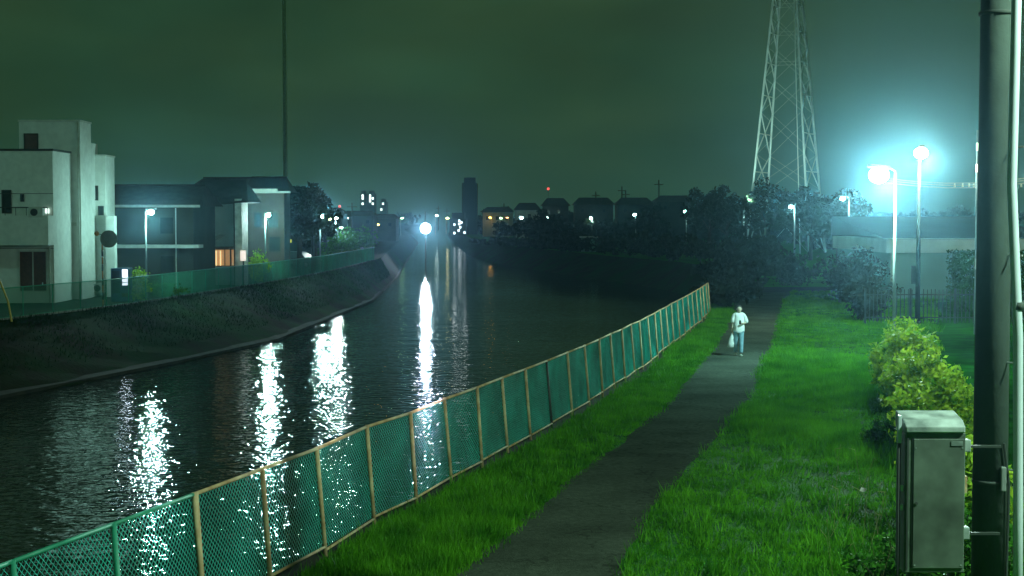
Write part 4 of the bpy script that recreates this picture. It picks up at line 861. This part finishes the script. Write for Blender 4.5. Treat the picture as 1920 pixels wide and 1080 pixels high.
# body faces -y; image left is -x (the person's right hand holds the bag)
body = skin('body', [((0,0,.92),(.13,.10)),((0,0,1.12),(.13,.09)),((0,0,1.32),(.15,.09)),((0,0,1.42),(.09,.06)),((0,-.01,1.48),(.048,.05)),((0,-.035,1.56),(.082,.095)),((0,-.035,1.63),(.09,.10)),((0,-.01,1.69),(.05,.06)),
    ((-.15,0,1.39),.05),((-.20,.02,1.13),.037),((-.235,-.02,.90),.028),((-.24,-.03,.83),(.022,.032)),
    ((.15,0,1.39),.05),((.235,.0,1.14),.038),((.10,-.20,1.13),.028),((.04,-.235,1.15),(.028,.022)),
    ((-.08,0,.86),.08),((-.085,.05,.48),.055),((-.08,.16,.12),.038),((.08,0,.86),.08),((.07,-.07,.48),.056),((.06,-.12,.09),.04)],
    [(0,1),(1,2),(2,3),(3,4),(4,5),(5,6),(6,7),(3,8),(8,9),(9,10),(10,11),(3,12),(12,13),(13,14),(14,15),(0,16),(16,17),(17,18),(0,19),(19,20),(20,21)], M_skin, t)
# fingers closed on the bag and on the phone
for j in range(4):
    skin('finger', [((-.245,-.05+.018*j,.80),.008),((-.235,-.055+.018*j,.765),.008),((-.215,-.05+.018*j,.755),.007)], [(0,1),(1,2)], M_skin, body, 1)
    skin('finger', [((.025,-.245,1.17-.018*j),.008),((-.01,-.26,1.168-.018*j),.008),((-.02,-.245,1.165-.018*j),.007)], [(0,1),(1,2)], M_skin, body, 1)
skin('thumb', [((-.225,-.05,.83),.009),((-.215,-.075,.80),.009),((-.22,-.075,.775),.008)], [(0,1),(1,2)], M_skin, body, 1)
skin('thumb', [((.04,-.25,1.17),.009),((.015,-.255,1.20),.009),((-.005,-.25,1.205),.008)], [(0,1),(1,2)], M_skin, body, 1)
off = Vector((PX, PYv, 0))
def lp(x, y, z): return (x+PX, y+PYv, z)
face = MB().ball(lp(-.026,-.098,1.615), .011, .006, .008).ball(lp(.026,-.098,1.615), .011, .006, .008).build('eyes', M_hair, body, True)
MB().ball(lp(0,-.108,1.585), .012, .018, .022).build('nose', M_skin, body, True); MB().ball(lp(0,-.098,1.55), .022, .006, .006).build('mouth', mat('lips', (.35,.16,.12), .6), body, True)
MB().ball(lp(-.09,-.03,1.6), .012, .02, .03).ball(lp(.09,-.03,1.6), .012, .02, .03).build('ears', M_skin, body, True)
MB().ball(lp(0,.018,1.645), .098, .105, .10, 16, 12).ball(lp(0,.06,1.57), .085, .06, .10, 14, 10).build('hair', M_hair, t, True)
skin('t_shirt', [((0,0,1.47),(.085,.07)),((0,0,1.33),(.20,.125)),((0,0,1.12),(.20,.14)),((0,0,.92),(.215,.15)),((0,0,.76),(.225,.155)),
    ((-.17,0,1.40),(.075,.072)),((-.205,.01,1.24),(.085,.08)),((-.22,.02,1.12),(.088,.082)),((.17,0,1.40),(.075,.072)),((.23,0,1.24),(.088,.082)),((.265,-.01,1.11),(.092,.084))],
    [(0,1),(1,2),(2,3),(3,4),(0,5),(5,6),(6,7),(0,8),(8,9),(9,10)], M_tee, t)
skin('jeans', [((0,0,.92),(.155,.11)),((-.085,0,.82),(.10,.10)),((-.09,.045,.48),(.076,.078)),((-.085,.15,.12),(.068,.068)),((.085,0,.82),(.10,.10)),((.075,-.075,.48),(.078,.08)),((.065,-.125,.10),(.07,.07))],
    [(0,1),(1,2),(2,3),(0,4),(4,5),(5,6)], M_jean, t)
skin('shoe', [((-.085,.20,.085),.045),((-.085,.13,.045),(.045,.035)),((-.09,.06,.035),(.042,.026))], [(0,1),(1,2)], M_shoe, t)
skin('shoe', [((.065,-.08,.05),.045),((.06,-.16,.042),(.048,.036)),((.055,-.24,.045),(.045,.028))], [(0,1),(1,2)], M_shoe, t)
tag(t, None)
sb = thing('shopping_bag', (PX-.25, PYv-.03, .4), 'white plastic shopping bag hanging from the walking person\'s hand', 'bag')
q = MB(); vs = []; rows_ = [(.79,.012,.012,0),(.72,.035,.02,0),(.66,.06,.035,-.005),(.55,.08,.055,-.02),(.42,.105,.07,-.03),(.32,.11,.07,-.035),(.30,.06,.04,-.035)]
for z, rx, ry, dx in rows_:
    for k in range(14): a = 2*math.pi*k/14; wv = 1+.08*math.sin(3*a+z*20); vs.append((PX-.24+dx+rx*math.cos(a)*wv, PYv-.03+ry*math.sin(a)*wv, z))
fs = [(j*14+k, j*14+(k+1) % 14, (j+1)*14+(k+1) % 14, (j+1)*14+k) for j in range(6) for k in range(14)]+[tuple(range(84, 98))]+[tuple(range(13,-1,-1))]
q.add(vs, fs).build('bag_body', mat('white_plastic', (.72,.76,.74), .45, var=.08, scale=12, bump=.5, bscale=18), sb, True)
MB().path([lp(-.24,-.03,.78), lp(-.225,-.04,.775), lp(-.225,-.03,.72)], .008).build('handle', M_tee, sb)
ph = MB().box(PX-.035, PX+.035, PYv-.275, PYv-.262, 1.1, 1.24).build('phone', M_tile, None, bevel=.004); tag(ph, 'dark phone held up in the walking person\'s other hand', 'phone')

# ------------------------------------------------------------------ haze: air round everything, coloured to give the lamps their glare
hm = bpy.data.materials.new('haze'); hm.use_nodes = True; ht = hm.node_tree; ht.nodes.clear()
pv = N(ht, 'ShaderNodeVolumePrincipled'); pv.inputs['Color'].default_value = (0.34, 0.76, 1.0, 1); pv.inputs['Density'].default_value = HAZE; pv.inputs['Anisotropy'].default_value = HAZE_G
ho = N(ht, 'ShaderNodeOutputMaterial'); ht.links.new(pv.outputs[0], ho.inputs['Volume'])
tag(MB().box(-1310, 1310, -60, 1230, -5.5, 60).build('haze', hm), kind='stuff')
